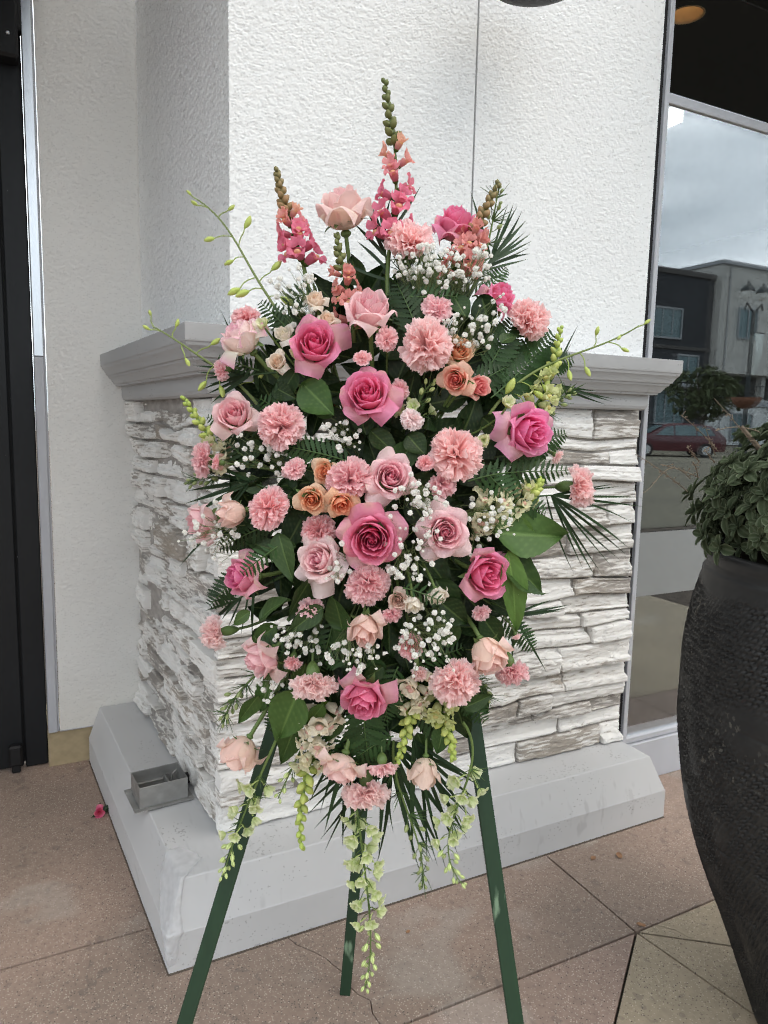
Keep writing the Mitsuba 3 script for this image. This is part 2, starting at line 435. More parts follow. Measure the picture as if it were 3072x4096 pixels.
def face_mesh(to3, L, rows, amp, seed, first=0.0, wmin=0.12, wmax=0.42, hole=None, worn=0.0):
    r = np.random.default_rng(seed)
    edge = lambda k, s: rows[k] + (amp * (vnoise(np.stack([np.asarray(s) * 4.5, np.full(np.shape(s), k * 3.7), np.full(np.shape(s), seed)], -1)) - 0.5) if 0 < k < len(rows) - 1 else 0)
    for k in range(len(rows) - 1):
        s = first - 0.0
        while s < L - 1e-6:
            w = r.uniform(wmin, wmax) * (1.25 if rows[k + 1] - rows[k] > 0.07 else 1.0)
            e = min(L, s + w)
            if L - e < 0.07:
                e = L
            gap = 0.0046 + worn * 0.010
            nx, nz = max(9, int((e - s) / 0.0075)), max(9, int((rows[k + 1] - rows[k]) / 0.0055))
            a = np.linspace(0, 1, nx)
            b = np.linspace(0, 1, nz)
            tilt = r.normal(0, 0.006)
            end_l, end_r = (r.normal(0, 0.006), r.normal(0, 0.006))
            S_, B_ = np.meshgrid(a, b, indexing='ij')
            ss = s + gap + (e - s - 2 * gap) * S_ + (end_l * (1 - S_) + end_r * S_) * (B_ - 0.5) * 2 * (0.4 if L - e < 1e-6 or s <= first else 1)
            z0, z1 = edge(k, ss) + gap, edge(k + 1, ss) - gap
            zz = z0 + (z1 - z0) * B_
            h = (rows[k + 1] - rows[k])
            de = np.minimum(np.minimum(S_, 1 - S_) * (e - s), np.minimum(B_, 1 - B_) * h)
            prot = r.uniform(0.003, 0.038)
            # split faces: flat strata stepped along the bed, broken off at slanting cracks
            d = np.full(ss.shape, prot)
            cuts = np.sort(r.uniform(0.12, 0.92, int(h / 0.022) + r.integers(0, 2)))
            for c_ in cuts:
                line = c_ + 0.10 * (vnoise(np.stack([ss * 14, ss * 0 + c_ * 50, ss * 0 + seed], -1)) - 0.5) + 0.06 * (vnoise(np.stack([ss * 45, ss * 0 + c_ * 50, ss * 0 + seed], -1)) - 0.5) + r.normal(0, .05) * (S_ - .5)
                d = d + r.uniform(-0.012, 0.005) * (B_ > line)
            for _ in range(r.integers(0, 3)):
                c_, sl = r.uniform(0.1, 0.9), r.normal(0, 0.35)
                d = d + r.normal(0, 0.004) * (S_ > c_ + sl * (B_ - 0.5) * h / (e - s) + 0.02 * (vnoise(np.stack([zz * 120, ss * 0 + c_ * 9, ss * 0], -1)) - .5))
            q = np.stack([ss, zz, np.full(ss.shape, seed + 0.37 * k)], -1)
            d = d + (vfbm(q * [18, 75, 1], 4, 2) - 0.5) * 0.010 + (vfbm(q * [70, 230, 1], 3, 5) - 0.5) * 0.006 + tilt * (S_ - 0.5) + r.normal(0, .005) * (B_ - .5)
            chip = np.clip((vnoise(q * [30, 60, 1] + 7) - 0.62) * 4, 0, 1) * np.clip(1 - de / 0.014, 0, 1)
            d = d - 0.010 * chip - 0.004 * np.clip(1 - de / 0.005, 0, 1)
            d = np.maximum(d, -0.004)
            if hole and hole[0] < (s + e) / 2 < hole[1] and hole[2] < (rows[k] + rows[k + 1]) / 2 < hole[3]:
                s = e
                continue
            P = np.full((nx + 2, nz + 2, 3), 0.0)
            Sx, Zx, Dx = (np.pad(v, 1, mode='edge') for v in (ss, zz, d))
            Dx[0, :] = Dx[-1, :] = Dx[:, 0] = Dx[:, -1] = -0.028
            P[...] = to3(Sx, Zx, Dx)
            mat = STONES[r.choice(4, p=[0.26 - worn, 0.34 - worn * 0.5, 0.25 + worn, 0.15 + worn * 0.5])]
            yield grid(P), mat, np.stack([Sx, Zx], -1).reshape(-1, 2)
            s = e


fr = lambda s, z, d: np.stack([0.2066 + SH * 0.195 + s, 0.203 - d, z], -1)
lf = lambda s, z, d: np.stack([px(0.2136 - d, D - s), D - s, z], -1)
for m, mat, uv_ in face_mesh(fr, 1.7550 - 0.196, ROWS, 0.028, 5, first=-0.018):
    part(pillar, 'stone', m, mat, smooth=False)
rows2 = ROWS + np.r_[0, np.random.default_rng(3).normal(0, 0.009, len(ROWS) - 2), 0]
for m, mat, uv_ in face_mesh(lf, D - 0.203, rows2, 0.030, 8, worn=0.14, wmin=0.10, wmax=0.30, hole=(0.17, 0.36, 0.66, 0.80)):
    part(pillar, 'stone', m, mat, smooth=False)
# mortar behind the stones, a jamb behind the missing stone
mo = np.array([[[px(0.2166, D), D, z], [px(0.2166, 0.209), 0.209, z], [1.757, 0.209, z], [1.757, 0.262, z]] for z in (0.232, 0.65, 0.81, 1.51)], float)
part(pillar, 'mortar', grid(mo), 'm_mortar_shaded', smooth=False)

# ------------------------------------------------------------------ wall and door at the left
wall = thing('wall', 'narrow greyish stuccoed wall strip between the black door and the pillar', 'wall')
part(wall, 'stucco_face', rendered((-0.181, D + 0.002), (0.22, D + 0.002), 0.155, 3.0, 0.0038, 0.8, 5.0), 'm_stucco_old', smooth=True)
part(wall, 'bottom_edge', box(-0.181, 0.1, D + 0.004, D + 0.08, 0.150, 0.1545, 0.001), 'm_frame', smooth=False)
part(wall, 'footing', box(-0.2262, 0.1, D + 0.020, D + 0.35, -0.01, 0.1495, 0.004), 'm_footing', smooth=False)
part(wall, 'edge_bead', box(0.1685, 0.1755, D - 0.004, D + 0.03, 1.66, 5.0, 0.002), 'm_stucco_old', smooth=False)
part(wall, 'expansion_gap', box(0.1757, 0.1835, D - 0.0055, D + 0.03, 1.684, 5.0, 0.001), 'm_black', smooth=False)
frame = thing('door_frame', 'pale metal door frame strip between the black door and the stuccoed wall', 'door frame')
part(frame, 'jamb', box(-0.2235, -0.1905, D - 0.008, D + 0.10, 1.659, 5.0, 0.002), 'm_aluminium', smooth=False, label='bright metal upper length of the frame')
part(frame, 'jamb', box(-0.2235, -0.1905, D - 0.006, D + 0.10, 0.153, 1.657, 0.002), 'm_frame', smooth=False, label='duller grey lower length of the frame')
part(frame, 'return', box(-0.1905, -0.183, D + 0.004, D + 0.09, 0.153, 5.0, 0.001), 'm_frame', smooth=False)
door = thing('door', 'tall matt black door at the left edge of the picture', 'door')
part(door, 'panel', box(-0.3105, -0.2270, 1.385, 1.45, 0.004, 5.0, 0.004), 'm_door', smooth=False)
part(door, 'panel', box(-1.35, -0.3175, 1.385, 1.45, 0.012, 5.0, 0.004), 'm_door', smooth=False)
part(door, 'groove', box(-0.33, -0.30, 1.41, 1.44, 0.02, 5.0, 0.002), 'm_black', smooth=False)
piv = part(door, 'foot_block', join([box(-0.372, -0.322, 1.345, 1.388, 0.030, 0.115, 0.008), box(-0.362, -0.330, 1.352, 1.388, 0.0, 0.032, 0.004)]), 'm_black', smooth=False)
part(door, 'bracket', join([box(-0.5, -0.235, 1.30, 1.386, 2.70, 3.2, 0.01), box(-0.5, -0.222, 1.315, 1.384, 2.80, 3.3, 0.01)]), 'm_black', smooth=False)
a = np.linspace(0, 2 * np.pi, 15)[:-1]
part(door, 'bolt', lathe([(0, 0.007), (0.004, 0.0068), (0.0065, 0.004), (0.0075, 0.0)], 14), 'm_aluminium')
bk = [k for k in scene if k.startswith('door__bolt')][0]
scene[bk]['to_world'] = T().translate([-0.268, 1.299, 2.775]).rotate([1, 0, 0], 90)

# ------------------------------------------------------------------ shop window at the right
window = thing('shop_window', 'large dark shop window mirroring the street, grey metal frame', 'window')
YG = 0.262
part(window, 'mullion', box(1.776, 1.813, 0.250, 0.34, 0.20, 5.0, 0.001), 'm_black', smooth=False, label='black strip beside the pillar')
part(window, 'mullion', box(1.8132, 1.835, 0.236, 0.33, 0.0, 5.0, 0.002), 'm_frame', smooth=False)
part(window, 'bottom_rail', box(1.836, 5.4, 0.238, 0.33, 0.0, 0.168, 0.003), 'm_frame', smooth=False)
part(window, 'sill', box(1.836, 5.4, 0.246, 0.33, 0.169, 0.200, 0.006), 'm_frame', smooth=False)
part(window, 'transom', box(1.836, 5.4, 0.255, 0.275, 2.605, 2.640, 0.002), 'm_frame', smooth=False)
rect = lambda x0, x1, z0, z1, y: (np.array([[x0, y, z0], [x1, y, z0], [x1, y, z1], [x0, y, z1]], float), np.array([[0, 1, 2], [0, 2, 3]]))
part(window, 'pane', rect(1.835, 5.4, 0.195, 2.60, YG), 'm_glass', smooth=False)
part(window, 'pane', rect(1.835, 5.4, 2.636, 5.0, YG), 'm_glass', smooth=False)
# the inner sheet of the double glazing is never quite parallel to the outer one
part(window, 'inner_pane', (np.array([[1.836, 0.280, 0.201], [5.4, 0.2905, 0.201], [5.4, 0.2905, 2.604], [1.836, 0.280, 2.604]]), np.array([[0, 1, 2], [0, 2, 3]])), 'm_glass_inner', smooth=False)
part(window, 'frosted_band', rect(1.8365, 5.4, 0.775, 1.031, YG - 0.004), 'm_frost', smooth=False, label='pale frosted band across the glass')
room = thing('shop_interior', 'unlit shop interior behind the window glass', 'room')
part(room, 'shell', join([box(1.70, 5.6, 3.8, 3.9, 0, 5.0), box(1.60, 1.70, 0.36, 3.9, 0, 5.0), box(5.4, 5.6, 0.34, 3.9, 0, 5.0)]), 'm_interior', smooth=False)
part(room, 'floor', box(1.71, 5.39, 0.34, 3.79, -0.01, 0.006), 'm_interior', smooth=False)
import shapely.geometry as _sg
_c = _tm.creation.extrude_polygon(_sg.box(1.71, 0.34, 5.39, 3.79).difference(_sg.Point(2.190, 0.512).buffer(0.066, 24)), 0.006, engine='earcut')
_c.apply_translation([0, 0, 3.100])
part(room, 'ceiling', (np.array(_c.vertices), np.array(_c.faces)), 'm_interior', smooth=False)
part(room, 'ceiling', box(1.71, 5.39, 0.34, 3.79, 3.30, 3.4), 'm_interior', smooth=False)
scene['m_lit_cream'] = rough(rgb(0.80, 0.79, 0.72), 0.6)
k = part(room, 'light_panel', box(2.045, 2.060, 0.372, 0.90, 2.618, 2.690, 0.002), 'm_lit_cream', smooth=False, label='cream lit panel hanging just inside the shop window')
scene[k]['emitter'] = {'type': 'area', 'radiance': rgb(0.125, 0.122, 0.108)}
can = thing('downlight', 'round beige downlight in the dark ceiling seen through the upper pane', 'light')
part(can, 'reflector', lathe([(0.072, 3.0985), (0.0655, 3.0970), (0.0650, 3.110), (0.058, 3.200), (0.030, 3.235)], 32, (2.190, 0.512)), 'm_can')
k = part(can, 'lamp', lathe([(0.0, 3.232), (0.028, 3.234)], 20, (2.190, 0.512)), 'm_can', smooth=False)
scene[k]['emitter'] = {'type': 'area', 'radiance': rgb(1.0, 0.78, 0.46)}


# ------------------------------------------------------------------ canopy over the window, wall lamp above the pillar
canopy = thing('canopy', 'black canopy soffit above the shop window, seen only as a dark reflection', 'canopy')
part(canopy, 'soffit', box(1.95, 7.0, -0.690, 0.23, 3.20, 3.42, 0.004), 'm_black', smooth=False)
hood = thing('shading_hood', 'unseen dark hood over the entrance recess, sized to shade the left side', 'hood')
part(hood, 'soffit', box(-3.2, -0.14, -0.60, 1.33, 3.06, 3.4, 0.004), 'm_black', smooth=False)  # out of view, its depth set to darken the recess and left faces
twin = thing('pillar', 'added unseen pillar beyond the black door, blocking sky light from the left', 'pillar')  # added out of view to keep low sky light off the left faces
part(twin, 'shaft', box(-3.1, -1.55, 0.23, 1.9, 0.236, 5.2, 0.01), 'm_stucco', smooth=False)
part(twin, 'plinth', box(-3.3, -1.36, 0.0, 1.9, 0.0, 0.235, 0.04), 'm_trim', smooth=False)
lamp = thing('wall_lamp', 'black bowl-shaped wall lamp cut off by the top edge of the picture', 'lamp')
cx, cy, cz = 1.03, -0.02, 2.640
prof = [(0.0, 0.0), (0.05, 0.002), (0.10, 0.008), (0.135, 0.02), (0.150, 0.035), (0.152, 0.045), (0.14, 0.06), (0.09, 0.10), (0.04, 0.13), (0.0, 0.14)]
part(lamp, 'shade', lathe([(r_, z_ + cz) for r_, z_ in prof], 40, (cx, cy)), 'm_black')
part(lamp, 'arm', tube([(cx, cy, cz + 0.12), (cx, cy, cz + 0.25), (cx, cy + 0.08, cz + 0.33), (cx, 0.226, cz + 0.34)], 0.014, 10), 'm_black')
part(lamp, 'wall_plate', lathe([(0, 0.0), (0.05, 0.0), (0.05, 0.014), (0.0, 0.02)], 24), 'm_black', smooth=False)
scene[lamp + '__wall_plate']['to_world'] = T().translate([cx, 0.2270, cz + 0.34]).rotate([1, 0, 0], 90)

# ------------------------------------------------------------------ open metal box left lying on the plinth ledge
mb = thing('metal_box', 'open galvanised fixture box lying on the plinth ledge beside the stones', 'metal box')
ux, uy = np.array([0.997, 0.075, 0]), np.array([-0.075, 0.997, 0])
MO = np.array([-0.020, 0.412, 0.2375])


def mb_box(x0, x1, y0, y1, z0, z1):
    V, F = box(x0, x1, y0, y1, z0, z1, 0.001)
    return V[:, :1] * ux + V[:, 1:2] * uy + V[:, 2:] * np.array([0, 0, 1.0]) + MO, F


part(mb, 'flange', join([mb_box(0, 0.185, 0, 0.018, 0, 0.0022), mb_box(0, 0.185, 0.132, 0.16, 0, 0.0022), mb_box(0, 0.020, 0.0182, 0.1318, 0, 0.0022), mb_box(0.166, 0.185, 0.0182, 0.1318, 0, 0.0022)]), 'm_galvanised', smooth=False)
part(mb, 'floor', mb_box(0.0185, 0.1675, 0.0165, 0.1335, 0.0026, 0.0046), 'm_galvanised', smooth=False)
for a in ((0.018, 0.168, 0.016, 0.0185), (0.018, 0.168, 0.1315, 0.134), (0.018, 0.0205, 0.0187, 0.1313), (0.1655, 0.168, 0.0187, 0.1313)):
    part(mb, 'side', mb_box(*a, 0.0048, 0.070), 'm_galvanised', smooth=False)
part(mb, 'inner_bracket', join([mb_box(0.120, 0.123, 0.03, 0.12, 0.005, 0.045), mb_box(0.028, 0.040, 0.05, 0.10, 0.005, 0.012), mb_box(0.03, 0.118, 0.118, 0.1305, 0.030, 0.033)]), 'm_galvanised', smooth=False)
part(mb, 'wing_bolt', join([tube([MO + 0.138 * ux + 0.095 * uy + [0, 0, z] for z in (0.006, 0.052)], 0.004, 8), tube([MO + (0.138 + t) * ux + (0.095 + t * 0.4) * uy + [0, 0, 0.050 + abs(t) * 0.7] for t in (-0.018, -0.008, 0, 0.008, 0.018)], 0.0028, 6)]), 'm_galvanised')
part(mb, 'plug', mb_box(0.170, 0.200, 0.085, 0.110, 0.012, 0.040), 'm_black', smooth=False)

# ------------------------------------------------------------------ things on the paving
scene['m_dry_leaf'] = rough(rgb(0.30, 0.165, 0.09), 0.8)
scene['m_speck'] = rough(rgb(0.12, 0.035, 0.025), 0.7)


def dry_leaf(x, y, L, a, label):
    t = np.linspace(-1, 1, 7)[:, None]; s = np.linspace(-1, 1, 5)[None]
    w = 0.32 * (1 - t ** 2) ** 0.7
    P = np.stack([t * L / 2 + 0 * s, s * w * L, 0.004 + 0.10 * L * (s ** 2 + 0.7 * t ** 2 * np.sin(3 * t)) + 0.05 * L * np.sin(7 * s + 4 * t)], -1)
    c, n = math.cos(a), math.sin(a)
    P = P @ np.array([[c, n, 0], [-n, c, 0], [0, 0, 1.0]]) + [x, y, 0]
    P[..., 2] = np.maximum(P[..., 2], 0.001)
    k = fresh('dry_leaf')
    put(k, grid(P), 'm_dry_leaf')
    labels[k] = {'label': label, 'category': 'leaf', 'group': 'dry leaves on the paving'}


dry_leaf(1.372, -0.088, 0.024, 0.4, 'small dry leaf on the pink paving nearest the plinth front, left of two')
dry_leaf(1.462, -0.115, 0.032, 1.2, 'curled orange dry leaf on the pink paving, right of two near the plinth')
dry_leaf(1.268, -0.397, 0.026, 2.4, 'torn tan dry leaf where the paving joints meet')
dry_leaf(1.86, 0.075, 0.035, 0.9, 'dry brown leaf against the plinth end by the window rail')
dry_leaf(0.640, -0.130, 0.016, 0.2, 'tiny dark red petal scrap on the paving in front of the plinth')

# ------------------------------------------------------------------ the far side of the street, seen mirrored in the window
def flat(c, r=0.8):
    return rough(mikit.proc(lambda p, n, uv: mi.Color3f(*c) * (0.85 + 0.3 * B(p.x * 0.6, p.y * 0.6, p.z * 0.6, 3))), r, 0.2)


scene['m_far_dark'] = flat((0.050, 0.052, 0.056)); scene['m_far_pale'] = flat((0.46, 0.45, 0.42)); scene['m_far_white'] = flat((0.55, 0.56, 0.55))
scene['m_far_shade'] = flat((0.09, 0.085, 0.08)); scene['m_far_pane'] = rough(rgb(0.10, 0.16, 0.17), 0.15, 0.6); scene['m_far_trim'] = rough(rgb(0.30, 0.31, 0.32), 0.6)
scene['m_car'] = rough(rgb(0.085, 0.012, 0.018), 0.25, 0.6, clearcoat=0.8); scene['m_tyre'] = rough(rgb(0.02, 0.02, 0.02), 0.8); scene['m_rim'] = rough(rgb(0.6, 0.6, 0.6), 0.3, metallic=0.6)
scene['m_post'] = rough(rgb(0.012, 0.02, 0.02), 0.5); scene['m_basket'] = rough(rgb(0.16, 0.07, 0.04), 0.9); scene['m_banner'] = rough(rgb(0.66, 0.70, 0.66), 0.8)
scene['m_lantern'] = rough(rgb(0.75, 0.75, 0.72), 0.4)
scene['m_far_leaf'] = rough(rgb(0.055, 0.07, 0.025), 0.8); scene['m_bark'] = rough(rgb(0.09, 0.07, 0.05), 0.9)


def far_window(h, x0, x1, z0, z1, y, panes=2):
    w = part(h, 'window', join([box(x0, x1, y, y + 0.12, z0, z0 + 0.12), box(x0, x1, y, y + 0.12, z1 - 0.12, z1), box(x0, x0 + 0.12, y, y + 0.12, z0 + 0.121, z1 - 0.121), box(x1 - 0.12, x1, y, y + 0.12, z0 + 0.121, z1 - 0.121)]
             + [box(x0 + (x1 - x0) * i / panes - 0.05, x0 + (x1 - x0) * i / panes + 0.05, y, y + 0.11, z0 + 0.122, z1 - 0.122) for i in range(1, panes)]), 'm_far_trim', smooth=False)
    part(w, 'glass', box(x0 + 0.1, x1 - 0.1, y + 0.005, y + 0.05, z0 + 0.1, z1 - 0.1), 'm_far_pane', smooth=False)


YB = -36.0
h1 = thing('dark_building', 'charcoal building across the street mirrored in the window, left of the pale one', 'building')
part(h1, 'wall', box(22, 46.35, YB - 12, YB, 0, 12.1, 0.02), 'm_far_dark', smooth=False)
part(h1, 'parapet', box(21.9, 46.4, YB - 12.1, YB + 0.12, 12.11, 12.5, 0.02), 'm_far_shade', smooth=False)
for x0, x1, z0, z1, n in ((40.2, 43.2, 7.6, 9.8, 3), (34.5, 37.5, 7.6, 9.8, 3), (41.0, 44.0, 1.5, 4.2, 3), (43.0, 45.2, 4.6, 6.6, 2), (38.2, 39.8, 4.6, 6.6, 2)):
    far_window(h1, x0, x1, z0, z1, YB, n)
h2 = thing('pale_building', 'pale grey building with an open upper storey mirrored beside the charcoal one', 'building')
part(h2, 'wall', box(46.4, 72, YB - 12, YB + 0.6, 5.4, 13.2, 0.02), 'm_far_pale', smooth=False)
part(h2, 'wall', box(46.4, 72, YB - 12, YB - 1.4, 3.55, 5.39, 0.02), 'm_far_shade', smooth=False)
part(h2, 'wall', box(46.4, 72, YB - 12, YB + 0.2, 0, 3.54, 0.02), 'm_far_white', smooth=False)
part(h2, 'roof_slab', box(46.3, 72.1, YB - 12.1, YB + 0.75, 13.21, 13.5, 0.02), 'm_far_trim', smooth=False)
for x in (52.4, 58.0):
    part(h2, 'column', box(x, x + 0.5, YB - 0.4, YB + 0.1, 3.55, 5.38, 0.02), 'm_far_pale', smooth=False)
for x0, x1, z0, z1, n in ((48.4, 50.6, 8.0, 10.3, 2), (56, 59, 8.0, 10.3, 2), (49.0, 51.5, 0.4, 2.5, 4), (55.0, 57.5, 0.1, 2.6, 2)):
    far_window(h2, x0, x1, z0, z1, YB + (0.6 if z0 > 5 else 0.2), n)


for x in (47.2, 53.2, 60.0):
    part(h2, 'downpipe', tube([(x, YB + 0.68, 0.1), (x, YB + 0.68, 13.1)], 0.06, 6), 'm_far_trim')
part(h2, 'railing', join([tube([(46.5, YB + 0.3, z), (60, YB + 0.3, z)], 0.03, 5) for z in (3.7, 4.6)] + [tube([(46.6 + 0.5 * i, YB + 0.3, 3.6), (46.6 + 0.5 * i, YB + 0.3, 4.6)], 0.015, 4) for i in range(26)]), 'm_post')
part(h2, 'band', box(46.3, 72, YB + 0.2, YB + 0.34, 3.0, 3.4, 0.02), 'm_far_trim', smooth=False)
part(h1, 'band', box(22, 46.3, YB, YB + 0.10, 6.9, 7.15, 0.02), 'm_far_shade', smooth=False)
part(h1, 'band', box(22, 46.3, YB, YB + 0.16, 4.25, 4.5, 0.02), 'm_far_trim', smooth=False)
part(h1, 'awning', box(40.6, 44.4, YB, YB + 1.0, 4.05, 4.2, 0.02), 'm_far_shade', smooth=False)


def far_tree(x, y, h, rad, label, seed):
    r = np.random.default_rng(seed)
    t = thing('street_tree', label, 'tree')
    limbs = [tube([(x, y, 0), (x + 0.05, y, h * 0.35), (x - 0.1, y, h * 0.6)], [0.14, 0.11, 0.06], 7)]
    for i in range(7):
        a = r.uniform(0, 6.28)
        limbs.append(tube([(x, y, h * r.uniform(0.3, 0.5)), (x + math.cos(a) * rad * 0.4, y + math.sin(a) * rad * 0.4, h * 0.65), (x + math.cos(a) * rad * 0.8, y + math.sin(a) * rad * 0.8, h * r.uniform(0.7, 0.95))], [0.06, 0.04, 0.015], 5))
    part(t, 'trunk', join(limbs), 'm_bark')
    n = 1500
    d = r.normal(size=(n, 3)); d /= np.linalg.norm(d, axis=1, keepdims=True)
    c = d * (r.random((n, 1)) ** 0.4) * [rad, rad, h * 0.33] + [x, y, h * 0.68]
    c = c[vnoise(c * 1.1, 4) > 0.40]
    q = r.normal(size=(len(c), 2, 3)) * 0.10
    V = np.stack([c - q[:, 0], c + q[:, 1], c + q[:, 0], c - q[:, 1]], 1).reshape(-1, 3)
    i = np.arange(len(c))[:, None] * 4
    part(t, 'crown', (V, np.vstack([i + [0, 1, 2], i + [0, 2, 3]])), 'm_far_leaf', smooth=False, stuff=True)


far_tree(34.0, -26, 4.7, 2.1, 'leafy street tree mirrored in front of the two buildings', 5)

LPX, LPY = 20.7, -13.4
lp = thing('street_lamp', 'black twin-lantern street lamp mirrored in the shop window', 'street lamp')
part(lp, 'post', tube([(LPX, LPY, z) for z in (0, 0.3, 0.8, 1.0, 5.0)], [0.16, 0.15, 0.14, 0.075, 0.06], 12), 'm_post')
part(lp, 'arm', tube([(LPX - 0.42, LPY, 5.12), (LPX - 0.35, LPY, 5.3), (LPX, LPY, 5.0), (LPX + 0.35, LPY, 5.3), (LPX + 0.42, LPY, 5.12)], 0.03, 8), 'm_post')
for s in (-1, 1):
    part(lp, 'lantern', lathe([(0.0, 5.42), (0.10, 5.44), (0.17, 5.62), (0.16, 5.66)], 14, (LPX + s * 0.36, LPY)), 'm_lantern')
    part(lp, 'lantern_cap', lathe([(0.21, 5.66), (0.19, 5.74), (0.08, 5.86), (0.0, 5.98)], 14, (LPX + s * 0.36, LPY)), 'm_post')
hb = thing('hanging_basket', 'brown bowl-shaped planter fixed round the mirrored street lamp post', 'basket')
part(hb, 'bowl', lathe([(0.10, 2.02), (0.26, 2.08), (0.40, 2.22), (0.45, 2.38), (0.0, 2.38)], 20, (LPX, LPY)), 'm_basket')
bn = thing('banner', 'pale banner hanging on the mirrored street lamp post', 'banner')
P = np.array([[[LPX + 0.12 + 0.42 * a * (1 - 0.6 * (1 - b)), LPY + 0.1 * math.sin(3 * b), 3.1 + 1.3 * b] for a in (0, 0.5, 1)] for b in np.linspace(0, 1, 6)])
part(bn, 'cloth', grid(P), 'm_banner')
part(bn, 'bracket', tube([(LPX, LPY, 4.42), (LPX + 0.6, LPY, 4.42)], 0.02, 6), 'm_post')


# the parked car: side profile swept across its width, narrower towards the roof
def car(ox, oy, yaw, label):
    t = thing('parked_car', label, 'car')
    up = np.array([(-2.25, 0.62), (-2.22, 0.78), (-1.9, 0.92), (-1.25, 1.02), (-0.55, 1.42), (0.1, 1.55), (0.9, 1.55), (1.65, 1.44), (2.05, 1.08), (2.2, 0.9), (2.22, 0.55)])
    t_ = np.linspace(0, 1, 40); k = np.linspace(0, 1, len(up))
    top = np.stack([np.interp(t_, k, up[:, 0]), np.interp(t_, k, up[:, 1])], 1)
    half = 0.90 - 0.22 * np.clip((top[:, 1] - 0.95) / 0.6, 0, 1)
    rows_ = []
    for (x, z), w in zip(top, half):
        rows_.append([(x * 0.985, -0.86, 0.28), (x, -0.90, min(z, 0.62)), (x, -0.91, min(z, 0.90)), (x, -w, z - 0.02), (x, -w * 0.85, z), (x, 0, z + 0.02), (x, w * 0.85, z), (x, w, z - 0.02), (x, 0.91, min(z, 0.90)), (x, 0.90, min(z, 0.62)), (x * 0.985, 0.86, 0.28)])
    c, s = math.cos(yaw), math.sin(yaw)
    M = np.array([[c, s, 0], [-s, c, 0], [0, 0, 1.0]])
    put_ = lambda name, m, mat, **kw: part(t, name, (np.asarray(m[0]) @ M + [ox, oy, -0.018], m[1]), mat, **kw)
    V, F = grid(np.array(rows_))
    put_('body', (V, F), 'm_car', smooth=35)
    for sd in (-1, 1):
        sx = lambda x, z: (x, sd * (0.912 - 0.22 * np.clip((z - 0.95) / 0.6, 0, 1) + 0.004), z)
        for quad in ([(-0.95, 1.0), (-0.15, 1.0), (-0.15, 1.44), (-0.48, 1.38)], [(-0.08, 1.0), (0.85, 1.0), (0.85, 1.47), (-0.08, 1.46)], [(0.92, 1.0), (1.75, 1.02), (1.45, 1.38), (0.92, 1.46)]):
            put_('side_window', (np.array([sx(*q) for q in quad]), np.array([[0, 1, 2], [0, 2, 3]])), 'm_far_pane', smooth=False)
        for wx in (-1.38, 1.35):
            V, F = lathe([(0, -0.11), (0.30, -0.11), (0.33, -0.08), (0.33, 0.08), (0.30, 0.11), (0, 0.11)], 24)
            wh = put_('wheel', (np.stack([V[:, 0] + wx, V[:, 2] + sd * 0.83, V[:, 1] + 0.33], 1), F), 'm_tyre', smooth=30)
            V, F = lathe([(0, 0.0), (0.21, 0.0), (0.22, -0.02)], 20)
            part(wh, 'rim', (np.stack([V[:, 0] + wx, V[:, 2] * sd + sd * 0.945, V[:, 1] + 0.33], 1) @ M + [ox, oy, -0.018], F), 'm_rim', smooth=False)
        put_('headlight', box(-2.20, -1.86, min(sd * 0.62, sd * 0.915), max(sd * 0.62, sd * 0.915), 0.70, 0.84, 0.03), 'm_lantern', smooth=False)
    V = np.array([(-1.22, -0.66, 1.045), (-1.22, 0.66, 1.045), (-0.57, 0.58, 1.435), (-0.57, -0.58, 1.435)]) + [-0.02, 0, 0.03]
    put_('windscreen', (V, np.array([[0, 1, 2], [0, 2, 3]])), 'm_far_pane', smooth=False)


car(27.6, -22.4, 0.55, 'dark red hatchback parked across the street, mirrored in the shop window')

# ------------------------------------------------------------------ the black jar and its grey-leaved plant
AX, AY = 1.375, -0.865


def jar_tone(p, n, uv):
    w = B(p.x * 20, p.y * 20, p.z * 14, 4)
    h = S(0.62, 0.80, B(p.x * 130 + 4, p.y * 130, p.z * 60, 3)) * S(0.55, 0.75, N(p.x * 9, p.y * 9, p.z * 4))
    return MX(MX((0.011, 0.011, 0.012), (0.026, 0.026, 0.025), w), (0.16, 0.15, 0.125), h * 0.55)


scene['m_jar'] = rough(mikit.proc(jar_tone), 0.5, 0.4)
scene['m_soil'] = rough(rgb(0.035, 0.026, 0.02), 0.95)
jar = thing('planter', 'tall black jar with a woven dented pattern at the right edge', 'planter')
jp = [(0.140, 0.0), (0.148, 0.008), (0.197, 0.135), (0.248, 0.268), (0.286, 0.358), (0.323, 0.46), (0.351, 0.565), (0.366, 0.659), (0.378, 0.777), (0.377, 0.917), (0.368, 1.009), (0.354, 1.078), (0.345, 1.112), (0.345, 1.120), (0.338, 1.128), (0.336, 1.14), (0.341, 1.152), (0.343, 1.16), (0.338, 1.171), (0.325, 1.172), (0.318, 1.15)]
jz = np.array(jp); tt = np.linspace(0, 1, 90)
from scipy.interpolate import PchipInterpolator as _pc
kk = np.linspace(0, 1, len(jz))
tt = np.linspace(0, 1, 900)
P = np.stack([_pc(kk, jz[:, 0])(tt), _pc(kk, jz[:, 1])(tt)], 1)
L_ = np.r_[0, np.cumsum(np.linalg.norm(np.diff(P, axis=0), axis=1))]
even = np.linspace(0, L_[-1], 320)
P = np.stack([np.interp(even, L_, P[:, 0]), np.interp(even, L_, P[:, 1])], 1)
a_ = np.linspace(0, 2 * np.pi, 540)


